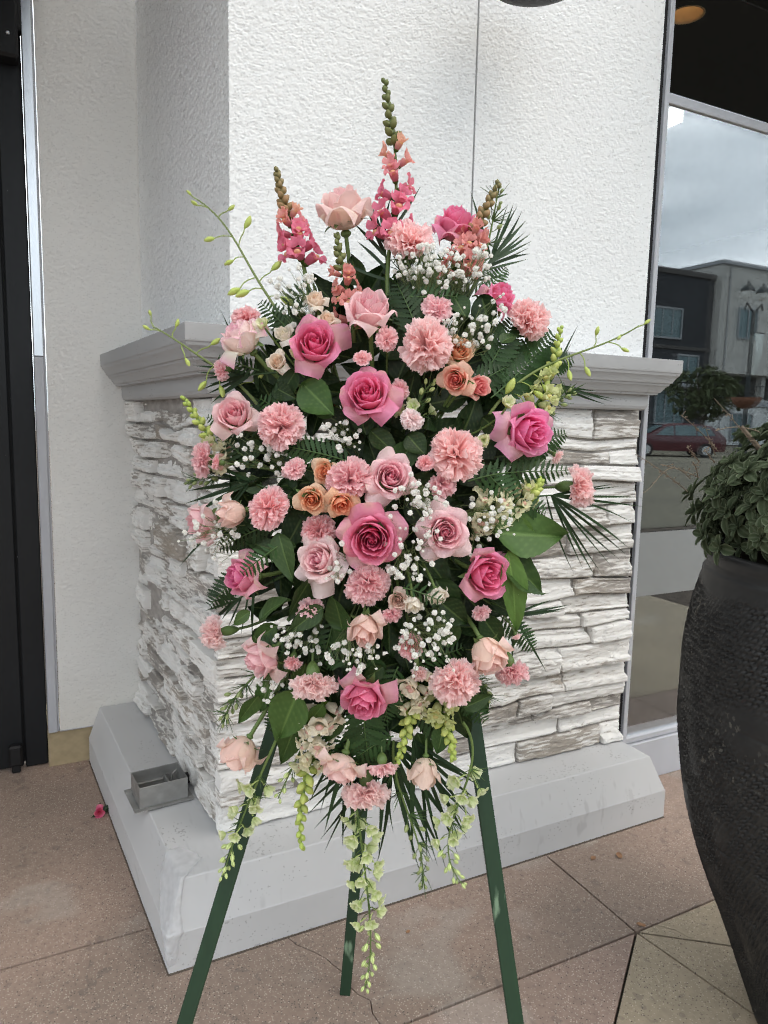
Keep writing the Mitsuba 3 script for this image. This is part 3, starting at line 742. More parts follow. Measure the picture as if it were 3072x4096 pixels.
def jar_relief():
    """Rows of pressed dents, uneven like a beaten weave, and a groove every hand's breadth."""
    A, Zj = np.meshgrid(a_, P[:, 1]); cyc = np.stack([np.cos(A) * 6, np.sin(A) * 6, Zj * 9], -1)
    jit = vfbm(cyc * 1.6, 2, 4) - 0.5; soft = vnoise(cyc * 0.8 + 3, 6)
    nu = 172; u = A / (2 * np.pi) * nu; v = even[:, None] / 0.0118 + 0 * A + 1.6 * jit
    fu = u + 0.5 * (np.floor(v) % 2) + 0.8 * jit
    fa, fb = np.abs(fu % 1 - 0.5), np.abs(v % 1 - 0.5)
    dent = np.clip((0.44 - np.maximum(fa, fb)) / 0.20, 0, 1)
    keep = np.clip((soft - 0.16) / 0.25, 0.12, 1) * np.clip((1.10 - Zj) / 0.02, 0, 1) * np.clip((Zj - 0.02) / 0.05, 0, 1)
    band = np.clip((0.02 - np.abs((Zj / 0.150) % 1 - 0.5)) / 0.02, 0, 1)
    pocks = vnoise(cyc * 22, 9) - 0.5
    return -0.0060 * dent * keep * (0.6 + 0.8 * vnoise(cyc * 5, 2)) - 0.003 * band * (Zj < 1.07) + 0.0012 * pocks


rel = jar_relief(); rel[:, -1] = rel[:, 0]
rel *= (even < even[np.argmax(P[:, 1])])[:, None]
part(jar, 'body', grid(np.stack([(P[:, :1] + rel) * np.cos(a_) + AX, (P[:, :1] + rel) * np.sin(a_) + AY, P[:, 1:] + 0 * a_], -1)), 'm_jar')
part(jar, 'soil', lathe([(0.322, 1.152), (0.14, 1.16), (0.0, 1.165)], 32, (AX, AY)), 'm_soil')

scene['m_grey_leaf'] = {'type': 'principledthin', 'base_color': mikit.proc(toned), 'roughness': 0.75, 'diff_trans': 0.25, 'sheen': 0.4}
scene['m_twig'] = rough(mikit.proc(lambda p, n, uv: MX((0.20, 0.155, 0.11), (0.12, 0.09, 0.065), N(p.x * 200, p.y * 200, p.z * 200))), 0.9)


def spoon_leaf(L, W, bend, r):
    t = np.linspace(0, 1, 8)[:, None]; s = np.linspace(-1, 1, 7)[None]
    w = W * (0.10 + 0.9 * np.sin(np.pi * np.clip(0.04 + 0.90 * t ** 1.25, 0, 1)) ** 0.8) * np.where(t > 0.97, 0.55, 1)
    ph = bend * t
    x = L * np.sin(ph) / max(bend, 1e-3); z = L * (1 - np.cos(ph)) / max(bend, 1e-3)
    ser = 1 + 0.05 * np.cos(t * 40) * (abs(s) > 0.9)
    y = s * w * ser
    P = np.stack([x + 0 * s, y, -z + 0.35 * W * s ** 2 - 0.10 * W + 0.02 * L * np.sin(9 * t + 3 * s)], -1)
    g = 0.5 + 0.5 * r.random()
    a = np.array([0.050, 0.066, 0.036]) * (0.5 + 0.95 * g); b = np.array([0.22, 0.25, 0.17])
    e = np.clip((np.abs(s) - 0.80) / 0.2, 0, 1) * 0.55 + np.clip((0.12 - np.abs(s)) / 0.12, 0, 1) * 0.28
    C = a + (b - a) * (e + 0 * t)[..., None]
    return P, C.reshape(-1, 3)


plant = thing('shrub', 'grey-green leafy plant spilling over the rim of the black jar', 'plant')
pr_ = np.random.default_rng(21)
part(plant, 'stems', join([tube([(AX, AY, 1.17), (AX + 0.18 * math.cos(a), AY + 0.18 * math.sin(a), 1.22 + 0.05 * (i % 3)), (AX + 0.29 * math.cos(a), AY + 0.29 * math.sin(a), 1.25 + 0.10 * (i % 3))], [0.010, 0.008, 0.005], 6) for i, a in enumerate(np.linspace(0, 6.28, 22)[:-1])]), 'm_twig')
heads, left = [], []
for i in range(1400):
    a = pr_.uniform(0, 2 * np.pi); e = pr_.uniform(-0.32, 1.45)
    d = np.array([math.cos(a) * math.cos(e), math.sin(a) * math.cos(e), math.sin(e)])
    rr = (1.0 + 0.10 * pr_.normal())
    c = np.array([AX, AY, 1.255]) + d * [0.315 * rr, 0.315 * rr, 0.210 * rr]
    if all(np.linalg.norm(c - q) > 0.035 for q, _ in heads):
        heads.append((c, d))
cam_o = np.array([-0.31, -1.775, 1.45])
seen = lambda h: (h[0] - np.array([AX, AY, 1.3])) @ np.array([-0.87, -0.30, 0.25])
heads.sort(key=lambda h: -seen(h))
nl, rest = 0, []
for c, d in heads:
    n = int(pr_.integers(8, 12))
    M = basis(d * [1, 1, 1.1] + [0, 0, 0.30], pr_.uniform(0, 6))
    for j in range(n):
        lay = j / n
        P, C = spoon_leaf(0.040 * (1.15 - 0.62 * lay) * pr_.uniform(0.85, 1.2), 0.0118 * (1.15 - 0.4 * lay), 0.75 - 0.4 * lay, pr_)
        th = j * 2.39996 + pr_.normal(0, 0.1); el = 0.12 + 1.05 * lay
        R1 = np.array([[math.cos(el), 0, math.sin(el)], [0, 1, 0], [-math.sin(el), 0, math.cos(el)]])
        R2 = np.array([[math.cos(th), math.sin(th), 0], [-math.sin(th), math.cos(th), 0], [0, 0, 1.0]])
        V, F = grid(P)
        V = V @ R1 @ R2 @ M + c
        if nl < 290:
            part(plant, 'leaf', (V, F), 'm_grey_leaf', color=C)
            nl += 1
        else:
            rest.append((V, F, C))
V, F = join([(v, f) for v, f, _ in rest])
part(plant, 'foliage', (V, F), 'm_grey_leaf', color=np.vstack([c for *_, c in rest]), stuff=True)


# ================================================================== the easel spray
# Places in the spray are (right, up, out) in metres from the middle of the easel's front legs.
SPRAY_O, SPRAY_X, SPRAY_Y = np.array([0.3533, -0.4819, 1.2974]), np.array([0.89984, -0.43623, 0.0]), np.array([0.0481, 0.09921, 0.9939])
FOOT_L, FOOT_R, FOOT_B, APEX = (np.array(v) for v in [[-0.1129, -0.4159, 0.0], [0.5852, -0.7543, 0.0], [0.3901, -0.2516, 0.0], [0.4084, -0.462, 1.6755]])
ROSES = [
    ([-0.0919, 0.5498, 0.0581], 0.0541, 'pinkcream', 0.48, 1.12, (0, 0.93, 0.36), 'pale pink rose on a bare stem standing tallest on the left of the centre snapdragon'),
    ([0.1263, 0.5247, 0.0611], 0.0436, 'hot', 0.62, 1.15, (0.08, 0.88, 0.42), 'hot pink rose facing the sky beside the upper right snapdragon spike'),
    ([-0.0347, 0.3266, 0.1744], 0.0457, 'pink', 0.55, 1.05, (-0.12, 0.52, 0.84), 'light pink rose with wide outer petals above the small pink carnation'),
    ([-0.1313, 0.2637, 0.1762], 0.0464, 'hot', 0.6, 1.05, (-0.1, 0.36, 0.92), 'hot pink rose right of the white and pink edged rose'),
    ([-0.2708, 0.2836, 0.1224], 0.0423, 'edged', 0.4, 1.1, (-0.62, 0.55, 0.45), 'white rose with pink petal edges facing up to the left'),
    ([-0.0375, 0.1732, 0.2097], 0.0485, 'hot', 0.74, 0.95, (-0.08, 0.12, 0.98), 'hot pink open rose under a tiny pink bud, one petal hanging down'),
    ([0.2099, 0.3778, 0.0947], 0.0365, 'hot', 0.7, 1.05, (0.42, 0.62, 0.64), 'hot pink rose tucked behind the pale carnation at the upper right'),
    ([0.2547, 0.1182, 0.1674], 0.0521, 'vivid', 0.66, 1.0, (0.38, 0.12, 0.92), 'vivid pink rose with pale drooping outer petals at the right'),
    ([-0.2783, 0.1405, 0.1379], 0.0394, 'pink', 0.55, 1.0, (-0.42, 0.3, 0.85), 'light pink rose at the left under the arching orchid stem'),
    ([0.0063, 0.0304, 0.2244], 0.041, 'pinkstar', 0.7, 0.85, (0, 0.05, 1), 'light pink rose with pointed petals above the largest deep pink rose'),
    ([0.1018, -0.0626, 0.2213], 0.0444, 'pinkstar', 0.72, 0.8, (0.04, -0.03, 1), 'light pink pointed rose right of the white filler flowers at the centre'),
    ([-0.0249, -0.0757, 0.2419], 0.0552, 'deep', 0.86, 0.85, (0, -0.02, 1), 'largest deep pink rose wide open at the middle of the spray'),
    ([-0.116, -0.1154, 0.2056], 0.0424, 'blushpink', 0.62, 0.95, (-0.22, 0.08, 0.96), 'pale pink rose with cream outer petals left of the largest deep pink rose'),
    ([0.1789, -0.1367, 0.1828], 0.0459, 'hot', 0.6, 1.0, (0.15, -0.12, 0.96), 'hot pink rose beside the broad leaves at the right'),
    ([-0.2579, -0.1521, 0.1468], 0.0435, 'hotpale', 0.7, 1.0, (-0.72, -0.02, 0.62), 'hot pink rose with creamy outer petals facing left at the left edge'),
    ([-0.2791, -0.0395, 0.1543], 0.0274, 'blush', 0.15, 1.5, (-0.96, 0.02, 0.26), 'slender blush rosebud lying sideways left of a pink carnation'),
    ([-0.3429, -0.0575, 0.094], 0.0347, 'pink', 0.35, 1.2, (-0.72, -0.25, 0.5), 'light pink rose half hidden behind the sideways rosebud'),
    ([-0.0345, -0.2357, 0.2081], 0.0336, 'blush', 0.4, 1.25, (0.02, -0.78, 0.6), 'blush rose nodding downwards below the pink carnations at the centre'),
    ([-0.2235, -0.3062, 0.1311], 0.0416, 'pink', 0.62, 1.05, (-0.62, -0.62, 0.46), 'light pink rose nodding to the lower left above the pale carnation'),
    ([-0.0322, -0.3663, 0.1724], 0.047, 'deep', 0.8, 1.0, (0.02, -0.7, 0.68), 'deep pink rose facing down with greenish outer petals, lowest of the big roses'),
    ([0.1893, -0.2858, 0.1697], 0.0357, 'blush', 0.15, 1.4, (0.4, -0.78, 0.45), 'fat blush rosebud hanging right of a carnation on the lower right'),
    ([-0.2718, -0.5033, 0.065], 0.0366, 'blush', 0.3, 1.35, (-0.52, -0.84, 0.2), 'blush rosebud hanging head down at the lower left'),
    ([-0.0749, -0.5164, 0.1057], 0.0417, 'pinkcream', 0.55, 1.0, (-0.08, -0.96, 0.26), 'pink and cream rose hanging straight down beside the cream snapdragon'),
    ([0.0849, -0.525, 0.1014], 0.0323, 'dusty', 0.3, 1.35, (0.08, -0.97, 0.24), 'dusty pale rosebud hanging down at the lower right with long green sepals'),
    ([0.1249, 0.2596, 0.1666], 0.0305, 'peach', 0.75, 0.8, (0.25, 0.22, 0.93), 'peach spray rose right of the large pink carnation, upper of the trio'),
    ([0.1155, 0.2021, 0.1998], 0.0305, 'coralpeach', 0.75, 0.75, (-0.05, 0.05, 1), 'peach spray rose with a coral heart, left lower one of the right trio'),
    ([0.16, 0.1935, 0.1791], 0.0237, 'coral', 0.45, 0.95, (0.5, -0.12, 0.82), 'small coral spray rose right of the coral-hearted peach one'),
    ([-0.1077, 0.0384, 0.2033], 0.0248, 'peach', 0.65, 0.85, (-0.12, 0.28, 0.92), 'peach spray rose touching the round pink carnation, top of the left trio'),
    ([-0.1288, -0.0116, 0.2185], 0.0308, 'peach', 0.8, 0.75, (-0.08, -0.02, 1), 'peach spray rose with ruffled buff edges, left one of the left trio'),
    ([-0.0769, -0.0184, 0.2293], 0.0259, 'orange', 0.65, 0.8, (0.2, -0.3, 0.92), 'orange peach spray rose just above the largest deep pink rose'),
    ([-0.1336, 0.349, 0.1427], 0.0209, 'cream', 0.45, 1.0, (-0.15, 0.55, 0.75), 'small cream spray rose under the left middle snapdragon'),
    ([-0.1126, 0.3147, 0.1488], 0.0175, 'cream', 0.55, 0.9, (0.05, 0.35, 0.9), 'small cream spray rose above the left hot pink rose'),
    ([-0.1993, 0.2325, 0.1608], 0.0189, 'cream', 0.5, 0.9, (-0.25, 0.15, 0.92), 'small faded cream spray rose beside the left hot pink rose'),
    ([-0.1908, 0.2861, 0.1425], 0.0184, 'ivory', 0.4, 1.0, (-0.2, 0.3, 0.9), 'ivory blossom between the pink edged and the left hot pink rose'),
    ([0.0225, -0.1802, 0.2192], 0.0183, 'dusty', 0.5, 0.95, (-0.25, 0.05, 0.95), 'dusty cream spray rose left of the hanging white buds'),
    ([0.0476, -0.1868, 0.2258], 0.0174, 'ivory', 0.2, 1.15, (0.02, -0.8, 0.55), 'ivory spray rosebud hanging under the broad fern tip, left of two'),
    ([0.0915, -0.1737, 0.2117], 0.0208, 'ivory', 0.35, 1.0, (0.35, -0.72, 0.55), 'ivory spray rosebud hanging under the fern tip, right of two'),
]
CARNATIONS = [
    ([0.0355, 0.4807, 0.1077], 0.0498, 1, (0.02, 0.72, 0.66), 0, 'large salmon pink carnation under the tallest snapdragon'),
    ([0.2687, 0.3396, 0.0937], 0.041, 1, (0.45, 0.3, 0.78), 0, 'pale salmon carnation at the upper right beside a hot pink rose'),
    ([0.0638, 0.2636, 0.206], 0.0495, 1, (0.02, 0.22, 0.95), 0, 'largest salmon carnation left of the peach trio'),
    ([-0.1894, 0.1176, 0.1924], 0.0419, 1, (-0.1, 0.05, 0.98), 1, 'coral pink carnation right of the left light pink rose'),
    ([-0.2735, 0.3368, 0.0719], 0.029, 1, (-0.35, 0.75, 0.55), 1, 'pink carnation peeping over the pink edged rose'),
    ([0.1178, 0.0727, 0.2162], 0.0461, 1, (0.02, 0.08, 0.98), 0, 'salmon carnation under the ivory orchid petals, right of centre'),
    ([-0.0631, 0.0252, 0.2211], 0.0387, 1, (0.12, 0.1, 0.96), 2, 'rose pink carnation between the left peach trio and the pointed pink rose'),
    ([-0.2072, -0.0277, 0.1909], 0.0363, 1, (-0.15, 0.02, 0.98), 1, 'pink carnation touching the sideways rosebud'),
    ([-0.1203, -0.067, 0.1793], 0.0327, 1, (-0.1, 0.1, 0.95), 1, 'shaded coral carnation above the cream edged pale rose'),
    ([-0.0311, -0.1584, 0.2225], 0.0411, 1, (0.02, -0.42, 0.86), 2, 'pink carnation just below the largest deep pink rose'),
    ([-0.1223, -0.3475, 0.173], 0.0412, 1, (0.1, -0.84, 0.5), 3, 'pale pink carnation hanging down left of the downward deep pink rose'),
    ([0.1307, -0.337, 0.1746], 0.0429, 1, (0.02, -0.36, 0.92), 0, 'salmon carnation at the lower right beside the fat rosebud'),
    ([0.2444, -0.3314, 0.116], 0.0346, 1, (0.22, -0.88, 0.38), 2, 'pink carnation hanging sideways under the fat rosebud'),
    ([-0.3235, -0.2685, 0.0809], 0.036, 1, (-0.9, -0.12, 0.3), 3, 'pale pink carnation facing left at the lower left edge'),
    ([-0.0242, -0.5778, 0.0829], 0.046, 1, (0.06, -0.86, 0.46), 3, 'pale pink carnation hanging lowest in the spray'),
    ([0.3789, 0.0248, 0.0737], 0.0383, 1, (0.86, 0.05, 0.45), 0, 'salmon carnation facing right, farthest right of all flowers'),
    ([-0.3469, 0.06, 0.0996], 0.0362, 1, (-0.92, 0.02, 0.28), 2, 'pink carnation facing left at the far left edge'),
    ([0.0855, 0.3356, 0.1639], 0.028, 0, (0.02, 0.5, 0.86), 2, 'small pink carnation among the white filler flowers at the top'),
    ([-0.0055, 0.2734, 0.1899], 0.0234, 0, (-0.05, 0.1, 0.98), 1, 'small pink carnation between the light pink rose and the largest carnation'),
    ([-0.0466, 0.2354, 0.2067], 0.0167, 0, (-0.15, 0.25, 0.94), 1, 'tiny pink carnation bud above the open hot pink rose'),
    ([0.0206, 0.1856, 0.1884], 0.0178, 0, (-0.1, 0.2, 0.95), 1, 'small pink carnation right of the open hot pink rose'),
    ([-0.3103, 0.0538, 0.1346], 0.016, 0, (-0.92, 0.08, 0.35), 1, 'little pink carnation bud beside the far left carnation'),
    ([-0.1628, 0.0419, 0.1883], 0.0226, 0, (0.05, 0.1, 0.95), 2, 'small dusky carnation left of the left peach trio'),
    ([-0.1318, -0.205, 0.1883], 0.0227, 0, (-0.02, -0.25, 0.95), 2, 'small pink carnation above a dark curved leaf at the lower left'),
    ([0.0465, -0.2654, 0.1906], 0.0252, 0, (-0.05, -0.1, 0.97), 1, 'small pink carnation set in the lower white filler flowers'),
    ([0.0962, 0.02, 0.2043], 0.0265, 0, (0.1, -0.1, 0.95), 2, 'small dusky carnation under the right salmon carnation'),
    ([0.0631, 0.0555, 0.2185], 0.0166, 0, (-0.35, 0.15, 0.9), 1, 'tiny pink carnation left of the right salmon carnation'),
    ([0.004, -0.5142, 0.1139], 0.0268, 0, (0.05, -0.9, 0.4), 2, 'small pink carnation hanging above the lowest carnation'),
    ([-0.1636, -0.3098, 0.1451], 0.0193, 0, (-0.05, -0.72, 0.6), 1, 'small pink carnation behind the nodding light pink rose'),
    ([0.0128, -0.2082, 0.2146], 0.0175, 0, (-0.05, -0.45, 0.85), 2, 'small dusky carnation under the dusty spray rose'),
    ([0.32, 0.0763, 0.1159], 0.0138, 0, (0.55, -0.55, 0.5), 3, 'pale pink carnation bud at the right under the vivid rose'),
    ([0.1752, -0.2104, 0.164], 0.0183, 0, (0.25, -0.35, 0.85), 2, 'small pink carnation under the right hot pink rose'),
    ([-0.3139, 0.2253, 0.0928], 0.0216, 0, (-0.7, -0.3, 0.5), 2, 'small pink carnation under the pink edged rose at the left'),
    ([0.2459, -0.2567, 0.1344], 0.0094, 0, (0.35, -0.85, 0.3), 3, 'tiny pink carnation bud hanging at the right below the long leaf'),
    ([0.0404, 0.1298, 0.2147], 0.0222, 0, (0.1, -0.1, 0.96), 4, 'whitish pink larkspur-like blossom under the green larkspur buds'),
    ([0.0665, -0.3269, 0.1445], 0.0169, 0, (0, -0.5, 0.8), 3, 'pale small carnation deep in the lower greenery'),
]
SNAPDRAGONS = [
    ([[-0.0025, 0.3708, 0.1], [0.0028, 0.5022, 0.07], [0.0098, 0.6339, 0.05], [-0.0015, 0.7158, 0.045], [-0.0147, 0.8016, 0.04]], 13, 0.0494, 'snap', 0.7, 20, 'green', 'pink snapdragon spike, tallest of all at the top'),
    ([[-0.1516, 0.3754, 0.07], [-0.1791, 0.4832, 0.06], [-0.2036, 0.5569, 0.05], [-0.2204, 0.6241, 0.045]], 12, 0.0461, 'snap', 0.62, 24, 'bronze', 'pink snapdragon spike with bronze buds at the upper left'),
    ([[-0.0639, 0.2833, 0.1], [-0.0801, 0.3831, 0.11], [-0.0926, 0.4372, 0.1], [-0.1, 0.4868, 0.09]], 10, 0.0411, 'snappeach', 0.62, 16, 'green', 'peach pink snapdragon spike left of the tallest one'),
    ([[0.127, 0.3797, 0.08], [0.1473, 0.4632, 0.08], [0.178, 0.5421, 0.07], [0.206, 0.6016, 0.06]], 11, 0.0474, 'snapsalmon', 0.52, 22, 'bronze', 'salmon snapdragon spike leaning right at the upper right'),
    ([[-0.2761, 0.0428, 0.07], [-0.3342, 0.1032, 0.07], [-0.3679, 0.1476, 0.06], [-0.3929, 0.1812, 0.05]], 7, 0.0405, 'snapcream', 0.38, 20, 'lime', 'lime snapdragon spike at the left with cream lower florets'),
    ([[0.2559, 0.1523, 0.1], [0.3008, 0.2069, 0.09], [0.3195, 0.2705, 0.08], [0.3306, 0.3276, 0.07]], 7, 0.0403, 'snapgreen', 0.48, 18, 'lime', 'lime snapdragon spike standing at the right below the orchid stem'),
    ([[0.1386, -0.0356, 0.16], [0.2191, -0.0177, 0.13], [0.2636, 0.0062, 0.12], [0.2854, 0.0307, 0.12]], 15, 0.0477, 'snapcream', 0.78, 18, 'lime', 'cream snapdragon spike lying to the right over broad leaves'),
    ([[-0.1084, -0.3595, 0.1], [-0.1238, -0.4731, 0.075], [-0.1447, -0.5686, 0.06], [-0.1488, -0.693, 0.05]], 15, 0.0497, 'snapblush', 0.5, 22, 'lime', 'cream and blush snapdragon spike hanging at the lower left'),
    ([[0.0634, -0.3002, 0.12], [0.0587, -0.3693, 0.12], [0.0493, -0.4331, 0.11], [0.0321, -0.505, 0.1]], 9, 0.0447, 'snapblush', 0.46, 20, 'lime', 'green snapdragon spike hanging left of the lower right rosebud'),
    ([[0.1083, -0.3452, 0.11], [0.1094, -0.3975, 0.11], [0.1254, -0.4441, 0.1], [0.1383, -0.5003, 0.09]], 8, 0.0451, 'snapgreen', 0.42, 20, 'lime', 'green snapdragon spike hanging under the lower right carnation'),
]
LARKSPURS = [
    ([[-0.0675, -0.4762, 0.09], [-0.0414, -0.6175, 0.07], [-0.0228, -0.7488, 0.06], [-0.0113, -0.8794, 0.055], [-0.0205, -0.9699, 0.05]], 22, 0.0393, 18, 'longest white and green larkspur trailing lowest towards the ground'),
    ([[0.1562, -0.4292, 0.09], [0.1777, -0.5053, 0.075], [0.1491, -0.6066, 0.07], [0.1672, -0.7583, 0.06]], 15, 0.0384, 14, 'white green larkspur hanging beside the right easel leg'),
    ([[-0.1959, -0.4634, 0.08], [-0.2327, -0.5515, 0.06], [-0.273, -0.6558, 0.05], [-0.3021, -0.7516, 0.045]], 11, 0.0376, 14, 'white green larkspur hanging over the left easel leg'),
    ([[0.0251, -0.4696, 0.08], [0.044, -0.5827, 0.065], [0.0801, -0.6867, 0.055], [0.0885, -0.7697, 0.05]], 0, 0.0359, 16, 'thin larkspur with only green buds hanging right of the lowest carnation'),
    ([[-0.2088, -0.2973, 0.07], [-0.2544, -0.364, 0.055], [-0.286, -0.4019, 0.05], [-0.305, -0.4489, 0.045]], 0, 0.0359, 14, 'green budded larkspur at the lower left over the stones'),
    ([[-0.2051, 0.0045, 0.07], [-0.2686, 0.0167, 0.06], [-0.324, 0.0292, 0.05], [-0.3802, 0.0148, 0.045]], 0, 0.0356, 14, 'green budded larkspur reaching left under the far left carnation'),
    ([[0.2316, 0.1529, 0.09], [0.2954, 0.1643, 0.08], [0.333, 0.1912, 0.07], [0.3573, 0.2067, 0.065]], 0, 0.0353, 14, 'green larkspur buds at the right above the vivid rose'),
    ([[0.1504, 0.3831, 0.07], [0.1822, 0.4593, 0.055], [0.2001, 0.5416, 0.05], [0.2104, 0.6028, 0.045]], 0, 0.034, 12, 'green budded larkspur standing behind the upper right snapdragon'),
    ([[0.0462, 0.0935, 0.13], [0.0522, 0.1505, 0.15], [0.0641, 0.1841, 0.15], [0.0804, 0.2053, 0.15]], 3, 0.0367, 8, 'pale larkspur with green buds beside the right peach trio'),
    ([[0.1614, -0.3206, 0.1], [0.184, -0.3554, 0.1], [0.1986, -0.383, 0.095]], 0, 0.0315, 9, 'short larkspur with green buds under the fat rosebud'),
    ([[0.0093, 0.3331, 0.08], [0.0222, 0.415, 0.07], [0.0285, 0.4651, 0.065]], 0, 0.0318, 10, 'green budded larkspur standing under the top carnation'),
    ([[-0.118, -0.421, 0.07], [-0.1623, -0.5164, 0.055], [-0.1974, -0.5959, 0.05]], 1, 0.036, 9, 'feathery larkspur with a green tip right of the left easel leg'),
]
ORCHIDS = [
    ([[-0.1563, 0.2436, 0.07], [-0.2012, 0.3291, 0.075], [-0.2619, 0.4238, 0.06], [-0.3091, 0.5009, 0.05], [-0.3732, 0.563, 0.045]], [(0.99, -0.0123, 0.007, 0.014), (0.93, -0.0193, 0.0018, 0.0175), (0.86, 0.0193, 0.0123, 0.0193), (0.74, -0.0333, -0.0053, 0.0246), (0.68, 0.0123, 0.0333, 0.0298), (0.62, -0.0193, -0.0105, 0.0228), (0.5, -0.0298, -0.0228, 0.0316), (0.47, 0.0246, 0.0211, 0.0298), (0.43, -0.0263, -0.0053, 0.0333), (0.38, 0.0246, -0.0018, 0.0351), (0.27, -0.0228, -0.0158, 0.0369)], 'orchid stem with green buds arching up at the upper left'),
    ([[-0.2444, 0.1636, 0.06], [-0.3092, 0.2258, 0.05], [-0.3687, 0.2655, 0.045], [-0.424, 0.3009, 0.04], [-0.4554, 0.318, 0.04]], [(0.99, -0.0036, 0.0196, 0.0143), (0.93, -0.0214, 0.0018, 0.0179), (0.83, 0.0054, 0.0214, 0.0196), (0.75, 0.0089, -0.0286, 0.0214), (0.62, 0.0286, 0.0179, 0.025), (0.46, -0.0143, -0.0304, 0.0286), (0.42, 0.0054, -0.0339, 0.0286), (0.22, 0.0268, 0.0071, 0.0286)], 'orchid stem with green buds reaching left over the ledge'),
    ([[0.1748, 0.1269, 0.12], [0.2352, 0.2067, 0.11], [0.2998, 0.2506, 0.09], [0.3844, 0.2873, 0.07], [0.4855, 0.3373, 0.06]], [(0.98, 0.0155, 0.0069, 0.0173), (0.9, -0.0052, -0.0017, 0.0155), (0.82, 0.0259, -0.0121, 0.019), (0.74, 0.0035, 0.0224, 0.0207), (0.66, 0.0086, -0.0293, 0.0242), (0.58, 0.0035, -0.0259, 0.0242), (0.48, -0.0035, -0.0242, 0.0259), (0.38, 0.019, -0.0224, 0.0293), (0.3, 0.0259, -0.0173, 0.0311), (0.22, 0.0293, -0.019, 0.0345), (0.14, 0.0138, 0.0173, 0.038)], 'orchid stem with green buds reaching far right over the ledge'),
]
ORCHID_BLOOMS = [
    ([-0.2257, 0.299, 0.1332], 0.0189, (-0.3, 0.35, 0.9), 'greenish white orchid bloom right of the pink edged rose'),
    ([0.2081, 0.158, 0.1846], 0.0217, (0.1, 0.45, 0.88), 'pale green orchid bloom just above the vivid pink rose'),
    ([0.1711, 0.1007, 0.1787], 0.02, (-0.2, -0.1, 0.95), 'ivory orchid petals between the vivid rose and the salmon carnation'),
    ([-0.166, 0.2492, 0.1509], 0.0155, (-0.2, 0.1, 0.95), 'ivory orchid bloom tucked under the left hot pink rose'),
]
BREATH = [
    ([0.0692, 0.4069, 0.1337], 0.0607, 0.0421, 46, "thick cloud of white baby's breath under the top salmon carnation"),
    ([0.1486, 0.4284, 0.107], 0.0448, 0.0362, 26, "white baby's breath around the upper right snapdragon"),
    ([-0.1712, 0.3613, 0.1187], 0.0408, 0.051, 26, "airy white baby's breath at the upper left against the stucco"),
    ([0.1309, 0.2945, 0.1653], 0.0379, 0.0346, 24, "white baby's breath above the right peach trio"),
    ([0.1782, 0.3196, 0.1516], 0.025, 0.0484, 14, "loose white baby's breath dots over a dark leaf at the upper right"),
    ([0.05, -0.0081, 0.2317], 0.0361, 0.0345, 24, "white baby's breath between the pointed pink roses"),
    ([0.04, -0.091, 0.2291], 0.0472, 0.0504, 36, "white baby's breath right of the largest deep pink rose"),
    ([-0.0776, 0.103, 0.1849], 0.0243, 0.0325, 16, "shaded white baby's breath under the open hot pink rose"),
    ([0.0761, -0.2415, 0.2112], 0.0496, 0.0448, 42, "dense white baby's breath around the lower small carnation"),
    ([-0.0491, -0.2785, 0.1967], 0.042, 0.0275, 22, "white baby's breath under the nodding blush rose"),
    ([-0.1529, -0.2559, 0.1529], 0.0417, 0.0334, 24, "white baby's breath above the nodding light pink rose at the lower left"),
    ([-0.3086, -0.075, 0.1166], 0.0495, 0.0495, 26, "thin white baby's breath left of the sideways rosebud"),
    ([-0.2305, 0.0617, 0.1422], 0.0519, 0.0335, 18, "sparse white baby's breath under the left light pink rose"),
    ([0.1744, -0.0429, 0.1726], 0.0429, 0.0462, 20, "sparse white baby's breath below the right salmon carnation"),
    ([-0.204, -0.3521, 0.0999], 0.0434, 0.0382, 14, "white baby's breath beneath the nodding light pink rose"),
    ([-0.0776, -0.1252, 0.2219], 0.0174, 0.0237, 9, "white baby's breath tuft between the pale pink rose and a carnation"),
]
